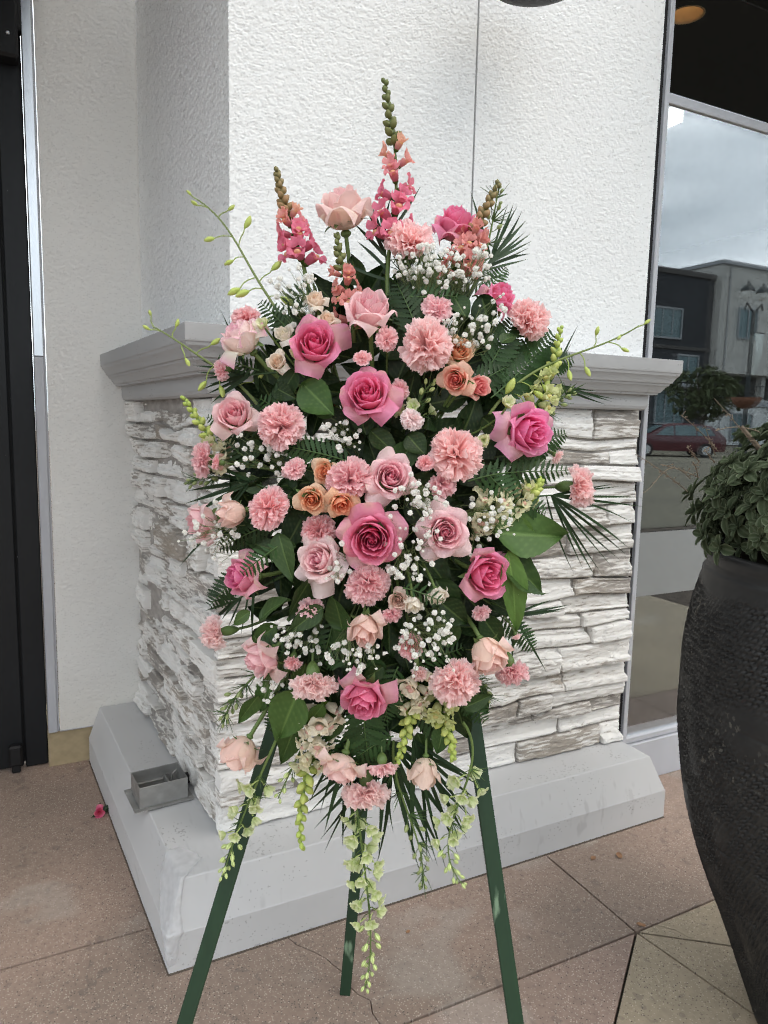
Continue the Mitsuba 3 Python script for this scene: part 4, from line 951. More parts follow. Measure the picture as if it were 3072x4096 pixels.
LEAVES = [
    ([-0.1531, 0.1964, 0.1464], [-0.0947, 0.1374, 0.1784], 0.75, 0),
    ([-0.2096, 0.1939, 0.1274], [-0.164, 0.168, 0.1571], 0.6, 0),
    ([-0.1679, 0.2243, 0.1275], [-0.2081, 0.1551, 0.1337], 0.5, 0),
    ([-0.0978, 0.1391, 0.1483], [-0.1492, 0.1807, 0.1406], 0.55, 0),
    ([0.0354, 0.1069, 0.1684], [0.0684, 0.07, 0.1775], 0.9, 1),
    ([0.012, 0.049, 0.1637], [0.0562, 0.1033, 0.1667], 0.7, 1),
    ([-0.0306, 0.1155, 0.1486], [0.0199, 0.0699, 0.1623], 0.6, 1),
    ([0.1882, -0.0635, 0.1668], [0.3327, -0.0726, 0.101], 0.62, 2),
    ([0.2015, -0.1088, 0.1678], [0.3112, -0.1764, 0.1127], 0.66, 2),
    ([0.2197, -0.0952, 0.1795], [0.245, -0.248, 0.1538], 0.33, 2),
    ([0.2136, -0.0389, 0.1393], [0.2857, -0.1077, 0.1103], 0.6, 2),
    ([-0.193, -0.071, 0.1568], [-0.1639, -0.1608, 0.1671], 0.5, 3),
    ([-0.123, -0.137, 0.1917], [-0.1739, -0.2247, 0.1713], 0.55, 3),
    ([-0.1055, -0.1969, 0.1962], [-0.167, -0.2456, 0.1784], 0.48, 3),
    ([-0.2304, -0.2332, 0.1103], [-0.1753, -0.1881, 0.1496], 0.6, 3),
    ([-0.1595, -0.0953, 0.1569], [-0.2016, -0.0964, 0.1516], 0.5, 3),
    ([-0.2503, -0.223, 0.094], [-0.2878, -0.2529, 0.0765], 0.5, 3),
    ([-0.0739, -0.2444, 0.1541], [-0.0909, -0.1752, 0.1737], 0.7, 4),
    ([-0.0951, -0.2827, 0.1325], [-0.0491, -0.2262, 0.1607], 0.6, 4),
    ([0.0992, -0.1892, 0.1694], [0.1514, -0.2318, 0.1584], 0.8, 4),
    ([0.0903, -0.1482, 0.1672], [0.1306, -0.2241, 0.1563], 0.7, 4),
    ([0.1307, -0.2717, 0.1279], [0.0836, -0.199, 0.161], 0.6, 4),
    ([0.0029, -0.3129, 0.1431], [-0.0388, -0.3388, 0.1437], 0.7, 5),
    ([-0.0227, -0.2977, 0.1371], [0.0041, -0.3587, 0.1302], 0.6, 5),
    ([0.1522, -0.3955, 0.1148], [0.2095, -0.3695, 0.1118], 0.5, 5),
    ([0.1193, -0.4253, 0.1043], [0.1091, -0.4925, 0.0881], 0.6, 5),
    ([-0.153, -0.36, 0.1334], [-0.1956, -0.4698, 0.0822], 0.62, 6),
    ([-0.2316, -0.3825, 0.0856], [-0.2772, -0.4468, 0.045], 0.4, 6),
    ([-0.1073, -0.3922, 0.1081], [-0.1426, -0.4418, 0.0899], 0.5, 6),
    ([0.1692, 0.3691, 0.122], [0.1878, 0.2873, 0.1483], 0.62, 7),
    ([0.1182, 0.3684, 0.1198], [0.1426, 0.3225, 0.1363], 0.8, 7),
    ([0.0499, 0.4519, 0.093], [0.0838, 0.4124, 0.1119], 0.7, 7),
    ([0.2065, 0.2866, 0.1148], [0.2434, 0.3077, 0.1012], 0.7, 7),
    ([0.0239, 0.4113, 0.1104], [0.0031, 0.3978, 0.1248], 0.5, 7),
    ([-0.2246, 0.0035, 0.1181], [-0.284, 0.0371, 0.0982], 0.5, 3),
    ([-0.1965, -0.1066, 0.1242], [-0.2588, -0.0917, 0.1079], 0.55, 3),
    ([-0.2266, 0.089, 0.1142], [-0.2896, 0.0675, 0.0938], 0.6, 0),
    ([-0.2115, 0.1414, 0.1061], [-0.2644, 0.1156, 0.0946], 0.6, 0),
    ([0.2198, 0.0639, 0.1166], [0.3056, 0.0805, 0.0825], 0.55, 2),
    ([0.1951, -0.0054, 0.1188], [0.2795, -0.0257, 0.0912], 0.5, 2),
    ([0.1818, -0.2202, 0.1234], [0.2306, -0.2844, 0.1006], 0.55, 5),
    ([0.1987, -0.1943, 0.1217], [0.2552, -0.2224, 0.1022], 0.5, 5),
    ([-0.1793, -0.3092, 0.0947], [-0.2253, -0.3596, 0.0711], 0.55, 6),
    ([-0.1967, -0.2468, 0.1031], [-0.2517, -0.2872, 0.0791], 0.5, 6),
    ([-0.0727, -0.4119, 0.0986], [-0.1077, -0.4718, 0.0783], 0.5, 6),
    ([0.0309, -0.3733, 0.1066], [0.0592, -0.4387, 0.0917], 0.55, 5),
    ([0.1632, -0.3493, 0.0908], [0.2045, -0.4186, 0.0638], 0.55, 5),
    ([0.1432, -0.3961, 0.0823], [0.1711, -0.4767, 0.0535], 0.5, 5),
    ([-0.1633, -0.4433, 0.0573], [-0.1944, -0.5338, 0.0078], 0.5, 6),
    ([-0.2172, -0.3609, 0.0656], [-0.2378, -0.4317, 0.0389], 0.55, 6),
    ([-0.1436, -0.3154, 0.104], [-0.1614, -0.3904, 0.0855], 0.55, 6),
    ([-0.0549, -0.4639, 0.073], [-0.0813, -0.515, 0.0563], 0.5, 6),
    ([0.0693, -0.4522, 0.0769], [0.0997, -0.5239, 0.0512], 0.5, 5),
    ([0.0078, -0.4824, 0.0691], [0.001, -0.5662, 0.039], 0.5, 5),
    ([0.0907, -0.3366, 0.1108], [0.1198, -0.4017, 0.0948], 0.55, 5),
    ([0.212, 0.1953, 0.0959], [0.279, 0.2366, 0.0666], 0.5, 7),
    ([0.1734, 0.1476, 0.1259], [0.2269, 0.1067, 0.1195], 0.6, 7),
    ([-0.1728, 0.2999, 0.0909], [-0.2191, 0.3379, 0.0729], 0.6, 0),
    ([0.0509, 0.3712, 0.1036], [0.0992, 0.4396, 0.0816], 0.7, 7),
    ([0.1035, 0.3657, 0.0973], [0.1493, 0.4407, 0.0687], 0.7, 7),
    ([0.0336, 0.3609, 0.1083], [0.0329, 0.4294, 0.0944], 0.6, 7),
    ([0.1406, 0.4177, 0.0713], [0.1794, 0.4817, 0.0412], 0.6, 7),
]
FERNS = [
    ([0.0534, 0.2736, 0.158], [0.013, 0.3858, 0.1376], 0.038, 'dark fern frond behind the upper white filler flowers'),
    ([0.0316, 0.3591, 0.1454], [0.1246, 0.3637, 0.1374], 0.026, 'fern tip crossing under the upper white filler flowers'),
    ([-0.0619, 0.0544, 0.1903], [-0.1947, 0.0858, 0.165], 0.0311, 'fern frond over the left greenery below the coral pink carnation'),
    ([0.1883, 0.1807, 0.1346], [0.3309, 0.3258, 0.031], 0.0521, 'broad fern frond at the right below the orchid stem'),
    ([0.1813, 0.2341, 0.1184], [0.2387, 0.3394, 0.0775], 0.0382, 'fern frond above the right peach trio'),
    ([0.1425, 0.0263, 0.1829], [0.3487, 0.0547, 0.0893], 0.0314, 'fern frond pointing right under the vivid rose'),
    ([0.1694, 0.0605, 0.1635], [0.2413, -0.0087, 0.1458], 0.0296, 'fern frond drooping above the cream snapdragon spike'),
    ([-0.0298, -0.3688, 0.1261], [-0.0179, -0.5364, 0.0698], 0.0454, 'fern frond hanging under the downward deep pink rose'),
    ([0.0242, -0.4552, 0.0968], [-0.0539, -0.5057, 0.0812], 0.0297, 'fern frond at the bottom centre'),
    ([0.0294, -0.1578, 0.2321], [0.1012, -0.1809, 0.2276], 0.0174, 'small fern tip crossing over the ivory rosebuds'),
    ([-0.1867, -0.0927, 0.205], [-0.2545, -0.1448, 0.1764], 0.0225, 'small fern sprig lying on the creamy hot pink rose'),
    ([-0.2495, -0.1433, 0.1071], [-0.338, -0.2222, 0.0501], 0.0294, 'fern frond at the left behind the creamy hot pink rose'),
    ([0.0283, -0.3127, 0.1425], [0.0056, -0.4224, 0.1182], 0.0314, 'fern frond in the shade of the lower greenery'),
    ([-0.1292, 0.3642, 0.1122], [-0.198, 0.3475, 0.1047], 0.0293, 'fern frond by the upper left white filler flowers'),
    ([0.1039, 0.4501, 0.0766], [-0.0022, 0.4393, 0.1009], 0.0173, 'fern frond behind the thick white filler flowers'),
    ([-0.166, 0.1395, 0.1316], [-0.2372, 0.1747, 0.1094], 0.0259, 'fern frond behind the coral pink carnation'),
    ([-0.0917, -0.2312, 0.1348], [-0.1166, -0.3295, 0.1161], 0.0296, 'fern frond in the lower left shade'),
    ([0.2436, -0.0172, 0.1357], [0.3003, -0.0293, 0.1146], 0.0227, 'short fern tip under the cream snapdragon spike'),
    ([0.1261, -0.3542, 0.108], [0.2046, -0.4361, 0.0656], 0.0298, 'fern frond beside the top of the right easel leg'),
    ([-0.161, -0.3615, 0.0949], [-0.2189, -0.4675, 0.0406], 0.0296, 'fern frond beside the top of the left easel leg'),
    ([-0.2333, 0.0542, 0.1227], [-0.3188, 0.1157, 0.0814], 0.0259, 'fern frond at the left under the light pink rose'),
    ([-0.1957, -0.0551, 0.1377], [-0.3149, -0.1072, 0.0839], 0.0277, 'fern frond at the left under the sideways rosebud'),
    ([0.2271, 0.0766, 0.1219], [0.3516, 0.128, 0.0564], 0.0296, 'fern frond behind the vivid pink rose'),
    ([0.2188, -0.2218, 0.1094], [0.2961, -0.2952, 0.0652], 0.0263, 'fern frond at the right above the fat rosebud'),
    ([-0.1604, -0.3054, 0.1109], [-0.2424, -0.2797, 0.0942], 0.026, 'fern frond behind the nodding light pink rose'),
    ([0.0668, -0.4094, 0.1011], [0.131, -0.48, 0.0719], 0.028, 'fern frond hanging between the green snapdragons'),
    ([-0.1081, -0.4444, 0.0805], [-0.0885, -0.5688, 0.0349], 0.0297, 'fern frond hanging behind the cream and blush snapdragon'),
    ([-0.1622, 0.2791, 0.1084], [-0.2479, 0.3671, 0.0593], 0.0258, 'fern frond behind the upper left orchid stem'),
    ([0.158, 0.3809, 0.0787], [0.2321, 0.4555, 0.0293], 0.0243, 'fern frond behind the upper right snapdragon'),
    ([-0.235, 0.114, 0.1178], [-0.3458, 0.1437, 0.0596], 0.0224, 'fern frond at the left behind the lime snapdragon'),
    ([0.2691, 0.2447, 0.0701], [0.3762, 0.2819, 0.005], 0.0313, 'fern frond behind the right lime snapdragon'),
    ([0.1452, 0.205, 0.1352], [0.2262, 0.2457, 0.1074], 0.0313, 'fern frond right of the small coral rose'),
    ([0.1849, -0.0311, 0.1315], [0.3081, -0.043, 0.0841], 0.0262, 'fern frond behind the lying cream snapdragon'),
    ([-0.2411, 0.2294, 0.0893], [-0.3295, 0.2628, 0.0405], 0.0224, 'fern frond behind the pink edged rose'),
    ([-0.0564, -0.3169, 0.1295], [-0.1074, -0.2993, 0.1354], 0.0244, 'fern frond above the left hanging carnation'),
    ([0.0637, -0.3175, 0.1195], [0.149, -0.2814, 0.121], 0.0262, 'fern frond behind the lower white filler flowers'),
]
PALMS = [
    ([0.0205, -0.3242, 0.1304], [0.065, -0.4692, 0.0796], [[0.1623, -0.7216, 0.02], [0.1802, -0.6887, 0.02], [0.1905, -0.6464, 0.02], [0.2018, -0.6089, 0.02], [0.0976, -0.7409, 0.02], [0.1397, -0.7546, 0.02], [0.2075, -0.5715, 0.02], [0.0693, -0.7224, 0.02]], 0.0078, 'palm frond fanned to the lower right under the hanging rosebud'),
    ([-0.0221, -0.3261, 0.125], [-0.0548, -0.4623, 0.078], [[-0.1175, -0.6401, 0.02], [-0.1382, -0.6171, 0.02], [-0.1507, -0.5846, 0.02], [-0.1076, -0.6773, 0.02], [-0.0701, -0.7049, 0.02], [-0.165, -0.5569, 0.02], [-0.0418, -0.7327, 0.02]], 0.0078, 'palm frond fanned to the lower left behind the cream snapdragon'),
    ([0.1242, 0.3278, 0.1127], [0.1978, 0.464, 0.0417], [[0.2704, 0.5506, 0.02], [0.2617, 0.5686, 0.02], [0.2523, 0.5774, 0.02], [0.2448, 0.5836, 0.02], [0.2691, 0.5278, 0.02], [0.2811, 0.5254, 0.02], [0.2833, 0.51, 0.02], [0.2772, 0.4961, 0.02], [0.2802, 0.4843, 0.02], [0.275, 0.4732, 0.02], [0.158, 0.6047, 0.02], [0.2338, 0.5814, 0.02], [0.2413, 0.4417, 0.0307]], 0.0056, 'dark palm frond fanned out to the upper right against the stucco'),
    ([0.0082, 0.314, 0.1228], [-0.0109, 0.4861, 0.0649], [[0.0361, 0.6103, 0.02], [0.0607, 0.6128, 0.02], [-0.023, 0.5968, 0.02], [-0.0517, 0.5732, 0.0203], [0.0018, 0.5885, 0.02], [-0.0384, 0.5389, 0.0398], [-0.0723, 0.5284, 0.0414], [-0.064, 0.4858, 0.0617], [-0.0982, 0.446, 0.0726], [-0.039, 0.5731, 0.0216]], 0.0065, 'dark palm frond standing behind the tallest snapdragon'),
    ([-0.1689, 0.2261, 0.1175], [-0.2595, 0.2215, 0.0822], [[-0.37, 0.2613, 0.02], [-0.3807, 0.2475, 0.02], [-0.3742, 0.2358, 0.02], [-0.3604, 0.2225, 0.02], [-0.3489, 0.2103, 0.0301], [-0.3636, 0.2006, 0.0203], [-0.3529, 0.1902, 0.0308], [-0.3259, 0.1789, 0.0517], [-0.3411, 0.1708, 0.0427], [-0.3118, 0.3392, 0.0227], [-0.328, 0.3558, 0.02]], 0.006, 'palm frond with leaflets lying left in front of the ledge'),
    ([-0.1615, -0.0123, 0.1506], [-0.2508, 0.0201, 0.1156], [[-0.387, 0.0014, 0.0273], [-0.3948, -0.0243, 0.02], [-0.3876, 0.0286, 0.0265], [-0.3998, -0.0582, 0.02], [-0.3801, 0.0467, 0.0328], [-0.3496, 0.0552, 0.0564], [-0.4039, -0.1498, 0.02], [-0.3587, -0.1061, 0.0451]], 0.0078, 'palm frond with dark leaflets pointing left over the stones'),
    ([-0.1786, -0.1487, 0.1259], [-0.2904, -0.2101, 0.0667], [[-0.3534, -0.2361, 0.02], [-0.3383, -0.258, 0.0252], [-0.3136, -0.2498, 0.0444], [-0.3419, -0.2158, 0.0324], [-0.3524, -0.203, 0.0271], [-0.3199, -0.181, 0.0539], [-0.302, -0.2671, 0.0477], [-0.2722, -0.2728, 0.0634], [-0.2482, -0.2746, 0.0751]], 0.0052, 'palm frond with drooping tips at the left below the creamy hot pink rose'),
    ([0.19, -0.0055, 0.1488], [0.3146, 0.0057, 0.0891], [[0.5183, 0.0063, 0.02], [0.5235, -0.013, 0.02], [0.4991, -0.0459, 0.02], [0.4617, 0.032, 0.02], [0.4758, 0.0277, 0.02], [0.4886, -0.1111, 0.02], [0.4749, -0.1206, 0.02], [0.4584, -0.1348, 0.02], [0.4382, -0.1491, 0.02], [0.4244, -0.154, 0.02], [0.4007, -0.1404, 0.02], [0.3774, -0.1484, 0.037], [0.4977, -0.1016, 0.02]], 0.0045, 'thin wispy palm frond reaching far right over the stones'),
    ([0.1796, -0.1762, 0.131], [0.2476, -0.2234, 0.0968], [[0.3791, -0.2114, 0.02], [0.3537, -0.2223, 0.0359], [0.3326, -0.198, 0.0548], [0.2921, -0.2842, 0.062], [0.333, -0.3507, 0.02], [0.2502, -0.3256, 0.0731], [0.3684, -0.2163, 0.0255]], 0.0052, 'palm frond pointing right under the broad leaves'),
    ([0.0044, -0.3546, 0.1129], [0.0165, -0.472, 0.0731], [[-0.128, -0.6682, 0.02], [-0.1165, -0.6914, 0.02], [-0.1414, -0.6404, 0.02], [-0.1069, -0.7165, 0.02], [-0.0751, -0.6863, 0.02], [-0.0027, -0.7436, 0.02], [0.0025, -0.723, 0.02], [0.0838, -0.7504, 0.02], [0.1113, -0.7333, 0.02], [0.1344, -0.7219, 0.02], [0.1208, -0.7407, 0.02], [0.1567, -0.6748, 0.02], [0.1601, -0.6187, 0.02], [-0.094, -0.6073, 0.02], [0.2059, -0.5808, 0.02], [-0.1314, -0.5844, 0.02], [-0.0521, -0.6768, 0.02], [0.0312, -0.676, 0.02], [0.0589, -0.6664, 0.02], [0.1791, -0.6372, 0.02], [-0.1528, -0.6219, 0.02]], 0.0087, 'largest palm frond fanned out downwards at the bottom of the spray'),
    ([0.2087, 0.2188, 0.1111], [0.3289, 0.2229, 0.0481], [[0.4575, 0.2009, 0.02], [0.4502, 0.1952, 0.02], [0.4392, 0.1894, 0.02], [0.4199, 0.2157, 0.02], [0.411, 0.2017, 0.02], [0.3796, 0.3479, 0.02], [0.3666, 0.3109, 0.02]], 0.0043, 'palm frond with fine leaflets over the right end of the ledge'),
]
TWIGS = [
    ([0.9867, -0.7319, 1.5064], [1.0781, -0.718, 1.4564], [1.1794, -0.7118, 1.3882]),
    ([0.924, -0.7049, 1.4708], [1.0109, -0.6866, 1.435], [1.0932, -0.6668, 1.3943]),
    ([0.8365, -0.6718, 1.389], [0.928, -0.6558, 1.3541], [1.029, -0.6469, 1.3036]),
    ([0.8817, -0.6979, 1.3692], [0.9635, -0.6738, 1.356], [1.0532, -0.6548, 1.335]),
    ([0.8487, -0.6896, 1.3097], [0.9228, -0.656, 1.3343], [0.996, -0.6227, 1.354], [1.0854, -0.6043, 1.3281]),
    ([0.9325, -0.7188, 1.4046], [0.9932, -0.684, 1.3902], [1.0546, -0.6503, 1.3708]),
    ([0.9648, -0.7357, 1.4025], [1.024, -0.7004, 1.3861], [1.0858, -0.6665, 1.3695]),
    ([0.9675, -0.7302, 1.45], [1.0263, -0.6966, 1.4206], [1.0874, -0.6648, 1.387]),
    ([0.9858, -0.7411, 1.44], [1.0814, -0.7208, 1.4486], [1.1777, -0.7037, 1.4383]),
    ([0.9407, -0.7272, 1.3754], [0.9974, -0.6904, 1.3608], [1.0505, -0.6531, 1.3369]),
]
SPRAY_Z = np.cross(SPRAY_X, SPRAY_Y)
SM = np.stack([SPRAY_X, SPRAY_Y, SPRAY_Z])
GLOBAL = lambda V: np.asarray(V, float) @ SM + SPRAY_O
vc = mikit.proc(toned)
scene['m_petal'] = {'type': 'principledthin', 'base_color': vc, 'roughness': 0.62, 'diff_trans': 0.85, 'sheen': 0.25, 'eta': 1.35}
scene['m_leaf'] = {'type': 'twosided', 'bsdf': {'type': 'principled', 'base_color': vc, 'roughness': 0.44, 'specular': 0.22}}
scene['m_stem'] = {'type': 'twosided', 'bsdf': {'type': 'principled', 'base_color': vc, 'roughness': 0.5, 'specular': 0.4}}
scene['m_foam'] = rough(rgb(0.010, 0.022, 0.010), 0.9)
lerp = lambda a, b, t: a + (b - a) * t
A3 = lambda *c: np.array(c, float)

# easel: two front legs, a rear leg, a cross bar and a shelf block
easel = thing('easel', 'dark green wooden three-legged display easel holding the flower spray', 'easel')
ez = SPRAY_Z
for a, b in ((FOOT_L, APEX - SPRAY_X * 0.012), (FOOT_R, APEX + SPRAY_X * 0.012)):
    part(easel, 'leg', beam(a, b, 0.031, 0.019, ez, 0.002), 'm_easel', smooth=False)
part(easel, 'rear_leg', beam(FOOT_B, APEX - ez * 0.040, 0.027, 0.019, ez, 0.002), 'm_easel', smooth=False)
cb = lambda t: (lerp(FOOT_L, APEX, t) + ez * 0.021, lerp(FOOT_R, APEX, t) + ez * 0.021)
part(easel, 'cross_bar', beam(*cb(0.60), 0.031, 0.019, ez, 0.002), 'm_easel', smooth=False)
part(easel, 'top_block', box(-0.03, 0.03, -0.05, 0.05, -0.034, -0.012, 0.003), 'm_easel', smooth=False)
V, F = box(-0.045, 0.045, -0.10, 0.01, -0.036, -0.0115, 0.003)
put(easel + '__top_block', (V @ SM + APEX, F), 'm_easel', smooth=False)

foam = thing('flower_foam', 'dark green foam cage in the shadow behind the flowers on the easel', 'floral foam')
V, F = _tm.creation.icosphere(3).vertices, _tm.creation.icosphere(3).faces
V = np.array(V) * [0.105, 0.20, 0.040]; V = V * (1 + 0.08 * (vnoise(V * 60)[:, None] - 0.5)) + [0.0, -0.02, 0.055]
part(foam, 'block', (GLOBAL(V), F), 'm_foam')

GREEN = {'stem': A3(0.115, 0.175, 0.050), 'dark': A3(0.022, 0.048, 0.016), 'mid': A3(0.050, 0.100, 0.026), 'sepal': A3(0.085, 0.145, 0.042), 'lime': A3(0.36, 0.45, 0.085), 'bronze': A3(0.16, 0.135, 0.05)}


def curve(p0, p1, p2, p3, n=12):
    t = np.linspace(0, 1, n)[:, None]
    p0, p1, p2, p3 = (np.asarray(p, float) for p in (p0, p1, p2, p3))
    return (1 - t) ** 3 * p0 + 3 * (1 - t) ** 2 * t * p1 + 3 * (1 - t) * t * t * p2 + t ** 3 * p3


def spline(pts, n=24):
    from scipy.interpolate import CubicSpline
    p = np.asarray(pts, float)
    d = np.r_[0, np.cumsum(np.linalg.norm(np.diff(p, axis=0), axis=1))]
    return CubicSpline(d / d[-1], p)(np.linspace(0, 1, n))


def stem_to_foam(holder, base, axis, r0, col=None, n=11, reach=0.9):
    """A stem from under a bloom bending back into the foam."""
    base = np.asarray(base, float); axis = np.asarray(axis, float) / np.linalg.norm(axis)
    goal = np.array([0.55 * np.clip(base[0], -0.13, 0.13), 0.55 * np.clip(base[1], -0.24, 0.24) - 0.01, 0.055])
    L = np.linalg.norm(goal - base)
    pts = curve(base, base - axis * L * 0.35, goal + (base - goal) * 0.25, goal, n)
    m = tube(pts, np.linspace(r0, r0 * 1.15, n), 7)
    part(holder, 'stem', (GLOBAL(m[0]), m[1]), 'm_stem', color=GREEN['stem'] if col is None else col)


# ------------------------------------------------------------------ roses
PAL = {  # heart, middle, outer, guard, edge
    'hot': [A3(.74, .095, .235), A3(.81, .125, .275), A3(.82, .215, .360), A3(.76, .36, .36), A3(.84, .25, .47)],
    'vivid': [A3(.78, .10, .29), A3(.85, .14, .36), A3(.86, .23, .43), A3(.83, .50, .52), A3(.88, .27, .53)],
    'deep': [A3(.62, .075, .175), A3(.72, .105, .225), A3(.78, .19, .31), A3(.74, .42, .39), A3(.80, .25, .42)],
    'hotpale': [A3(.64, .055, .22), A3(.76, .10, .30), A3(.80, .40, .42), A3(.84, .62, .48), A3(.84, .30, .46)],
    'pink': [A3(.76, .26, .33), A3(.85, .40, .44), A3(.87, .49, .50), A3(.84, .56, .50), A3(.88, .50, .54)],
    'pinkstar': [A3(.72, .17, .28), A3(.86, .38, .45), A3(.89, .50, .53), A3(.87, .56, .54), A3(.91, .58, .60)],
    'pinkcream': [A3(.80, .36, .40), A3(.87, .50, .48), A3(.89, .62, .52), A3(.87, .64, .49), A3(.89, .52, .52)],
    'blush': [A3(.82, .42, .41), A3(.87, .57, .49), A3(.87, .62, .52), A3(.83, .62, .49), A3(.88, .56, .53)],
    'blushpink': [A3(.76, .26, .38), A3(.88, .50, .53), A3(.90, .62, .60), A3(.88, .66, .60), A3(.92, .66, .66)],
    'edged': [A3(.82, .42, .50), A3(.87, .62, .60), A3(.86, .74, .62), A3(.80, .78, .56), A3(.82, .20, .42)],
    'dusty': [A3(.74, .46, .39), A3(.78, .56, .46), A3(.80, .61, .51), A3(.72, .58, .47), A3(.76, .52, .44)],
    'peach': [A3(.74, .20, .09), A3(.84, .36, .18), A3(.87, .48, .28), A3(.85, .58, .37), A3(.87, .55, .36)],
    'orange': [A3(.66, .13, .06), A3(.80, .25, .12), A3(.85, .40, .21), A3(.84, .50, .29), A3(.86, .48, .28)],
    'coralpeach': [A3(.70, .12, .12), A3(.81, .25, .19), A3(.86, .43, .30), A3(.84, .52, .37), A3(.87, .50, .38)],
    'coral': [A3(.66, .11, .13), A3(.78, .20, .20), A3(.83, .33, .29), A3(.82, .46, .37), A3(.84, .38, .32)],
    'cream': [A3(.84, .55, .38), A3(.85, .68, .52), A3(.84, .72, .59), A3(.78, .70, .56), A3(.83, .70, .58)],
    'ivory': [A3(.82, .74, .56), A3(.84, .77, .64), A3(.84, .78, .68), A3(.76, .74, .58), A3(.84, .76, .68)],
}


def rose_petals(R, H, n, op, pal, r, star=False, pale=0.72):
    s = np.linspace(-1, 1, 13)[None, :]; t = np.linspace(0, 1, 10)[:, None]
    heart, middle, outer, guard, edge = pal
    out = []
    for i in range(n):
        u = i / (n - 1)
        th = i * 2.39996 + r.normal(0, 0.13)
        half = lerp(1.9, 0.86, u ** 0.5) * r.normal(1, 0.05)
        q_ = min(1.0, u / 0.64)                                               # the closed heart, then the flared outer petals
        f_ = max(0.0, (u - 0.64) / 0.36)
        rm = R * (0.05 + lerp(0.50, 0.56, op) * q_ ** 0.9)
        rt = R * lerp(lerp(0.03, lerp(0.46, 0.60, op), q_ ** 1.1), lerp(0.64, 1.0, op), f_ ** 0.8)
        ht = H * (0.86 + 0.14 * math.sin(math.pi * min(0.5, u * 1.3 + 0.05))) * (1 - 0.10 * q_ ** 3 * op - lerp(0.12, 0.50, op) * f_ ** 0.9) * r.normal(1, 0.03)
        w0, w1, w2, w3 = (1 - t) ** 3, 3 * (1 - t) ** 2 * t, 3 * (1 - t) * t * t, t ** 3
        rr = w0 * R * 0.06 + w1 * rm * 1.22 + w2 * lerp(rm * 1.10, rt * 0.86, op * u) + w3 * rt
        zz = w0 * 0 + w1 * H * 0.02 + w2 * ht * lerp(0.80, 0.62, op * u) + w3 * ht
        k = np.clip((t - 0.68) / 0.32, 0, 1) ** 1.8
        lip = (0.012 + 0.07 * q_ + 0.17 * f_ * lerp(0.45, 1.0, op)) * r.uniform(0.5, 1.35)
        if u > 0.86:
            lip *= r.uniform(0.9, 1.9)
        pinch = (0.24 if star else 0.12) * f_ + 0.03 * q_
        wd = 0.34 + 0.66 * np.sin(np.pi * np.clip(t * lerp(0.80, 0.88, f_) + 0.08, 0, 1)) ** 0.7
        drop = (0.20 + (0.26 * f_ if star else 0.20 * f_)) * np.abs(s) ** lerp(3.0, 1.5 if star else 2.0, u) * t ** 3                   # the rounded or pointed top edge
        ang = th + s * half * wd * (1 - 0.10 * k)
        roll = np.abs(s) ** 3 * t ** 2 * u                                   # side edges turn back
        rr = rr + R * (0.045 * s * lerp(1, 0.5, u)) + R * lip * k + R * 0.10 * roll - R * pinch * 0.5 * s ** 2 * k + R * pinch * (1 - s ** 2) * k
        zz = zz - H * drop - R * lip * 0.95 * k - R * 0.10 * roll * lerp(0.3, 1, op)
        ph = r.uniform(0, 6.28)
        wob = R * 0.020 * np.sin(s * 5 + ph) * t ** 3 + R * 0.012 * np.sin(s * 11 + 2 * ph) * t ** 6
        zz = zz + wob; rr = np.maximum(rr + wob * 0.8, 0.004 * R)
        ca, sa = math.cos(th), math.sin(th)
        P = np.stack([rr * np.cos(ang), rr * np.sin(ang), zz + 0 * s], -1)
        if u > 0.55:                                                          # flatten the fan a little across
            mid = np.array([ca, sa, 0]); tang = np.array([-sa, ca, 0])
            a_ = P @ mid; b_ = P @ tang
            a_ = lerp(a_, a_.max(1, keepdims=True), 0.35 * (u - 0.4) * t)
            P = a_[..., None] * mid + b_[..., None] * tang + P[..., 2:] * A3(0, 0, 1)
        c = lerp(heart, middle, min(1, u * 2.6)) if u < 0.385 else lerp(middle, outer, (u - 0.385) / 0.615)
        if i >= n - 3 and n > 12:
            c = lerp(outer, guard, r.uniform(0.55, 1.0))
        e = np.clip((np.maximum(t, np.abs(s) * (0.25 + 0.75 * t)) - 0.80) / 0.20, 0, 1) ** 1.5
        base = np.clip((0.42 - t) / 0.42, 0, 1)
        vein = 0.04 * np.sin(s * 26 + ph) * (1 - t) + 0.03 * np.sin(s * 9 + 5 * t + ph)
        C = c + (edge - c) * (e * lerp(0.50, 0.85, u))[..., None]
        C = C + (lerp(guard, A3(.80, .76, .42), 0.45) - C) * (base * 0.6 + 0 * s)[..., None]
        C = C * (1 + vein)[..., None] * r.normal(1, 0.035)
        if u > 0.7 and r.random() < 0.35:                                     # a bruised rim
            br = np.clip(e * (vnoise(np.stack([s * 4 + i + 0 * t, t * 4 + 0 * s, 0 * s * t], -1)) - 0.45) * 3, 0, 1)
            C = C + (A3(.55, .38, .20) - C) * (br * 0.6)[..., None]
        out.append((grid(P), np.clip(C.reshape(-1, 3), 0.01, 0.95) ** pale))
    return out


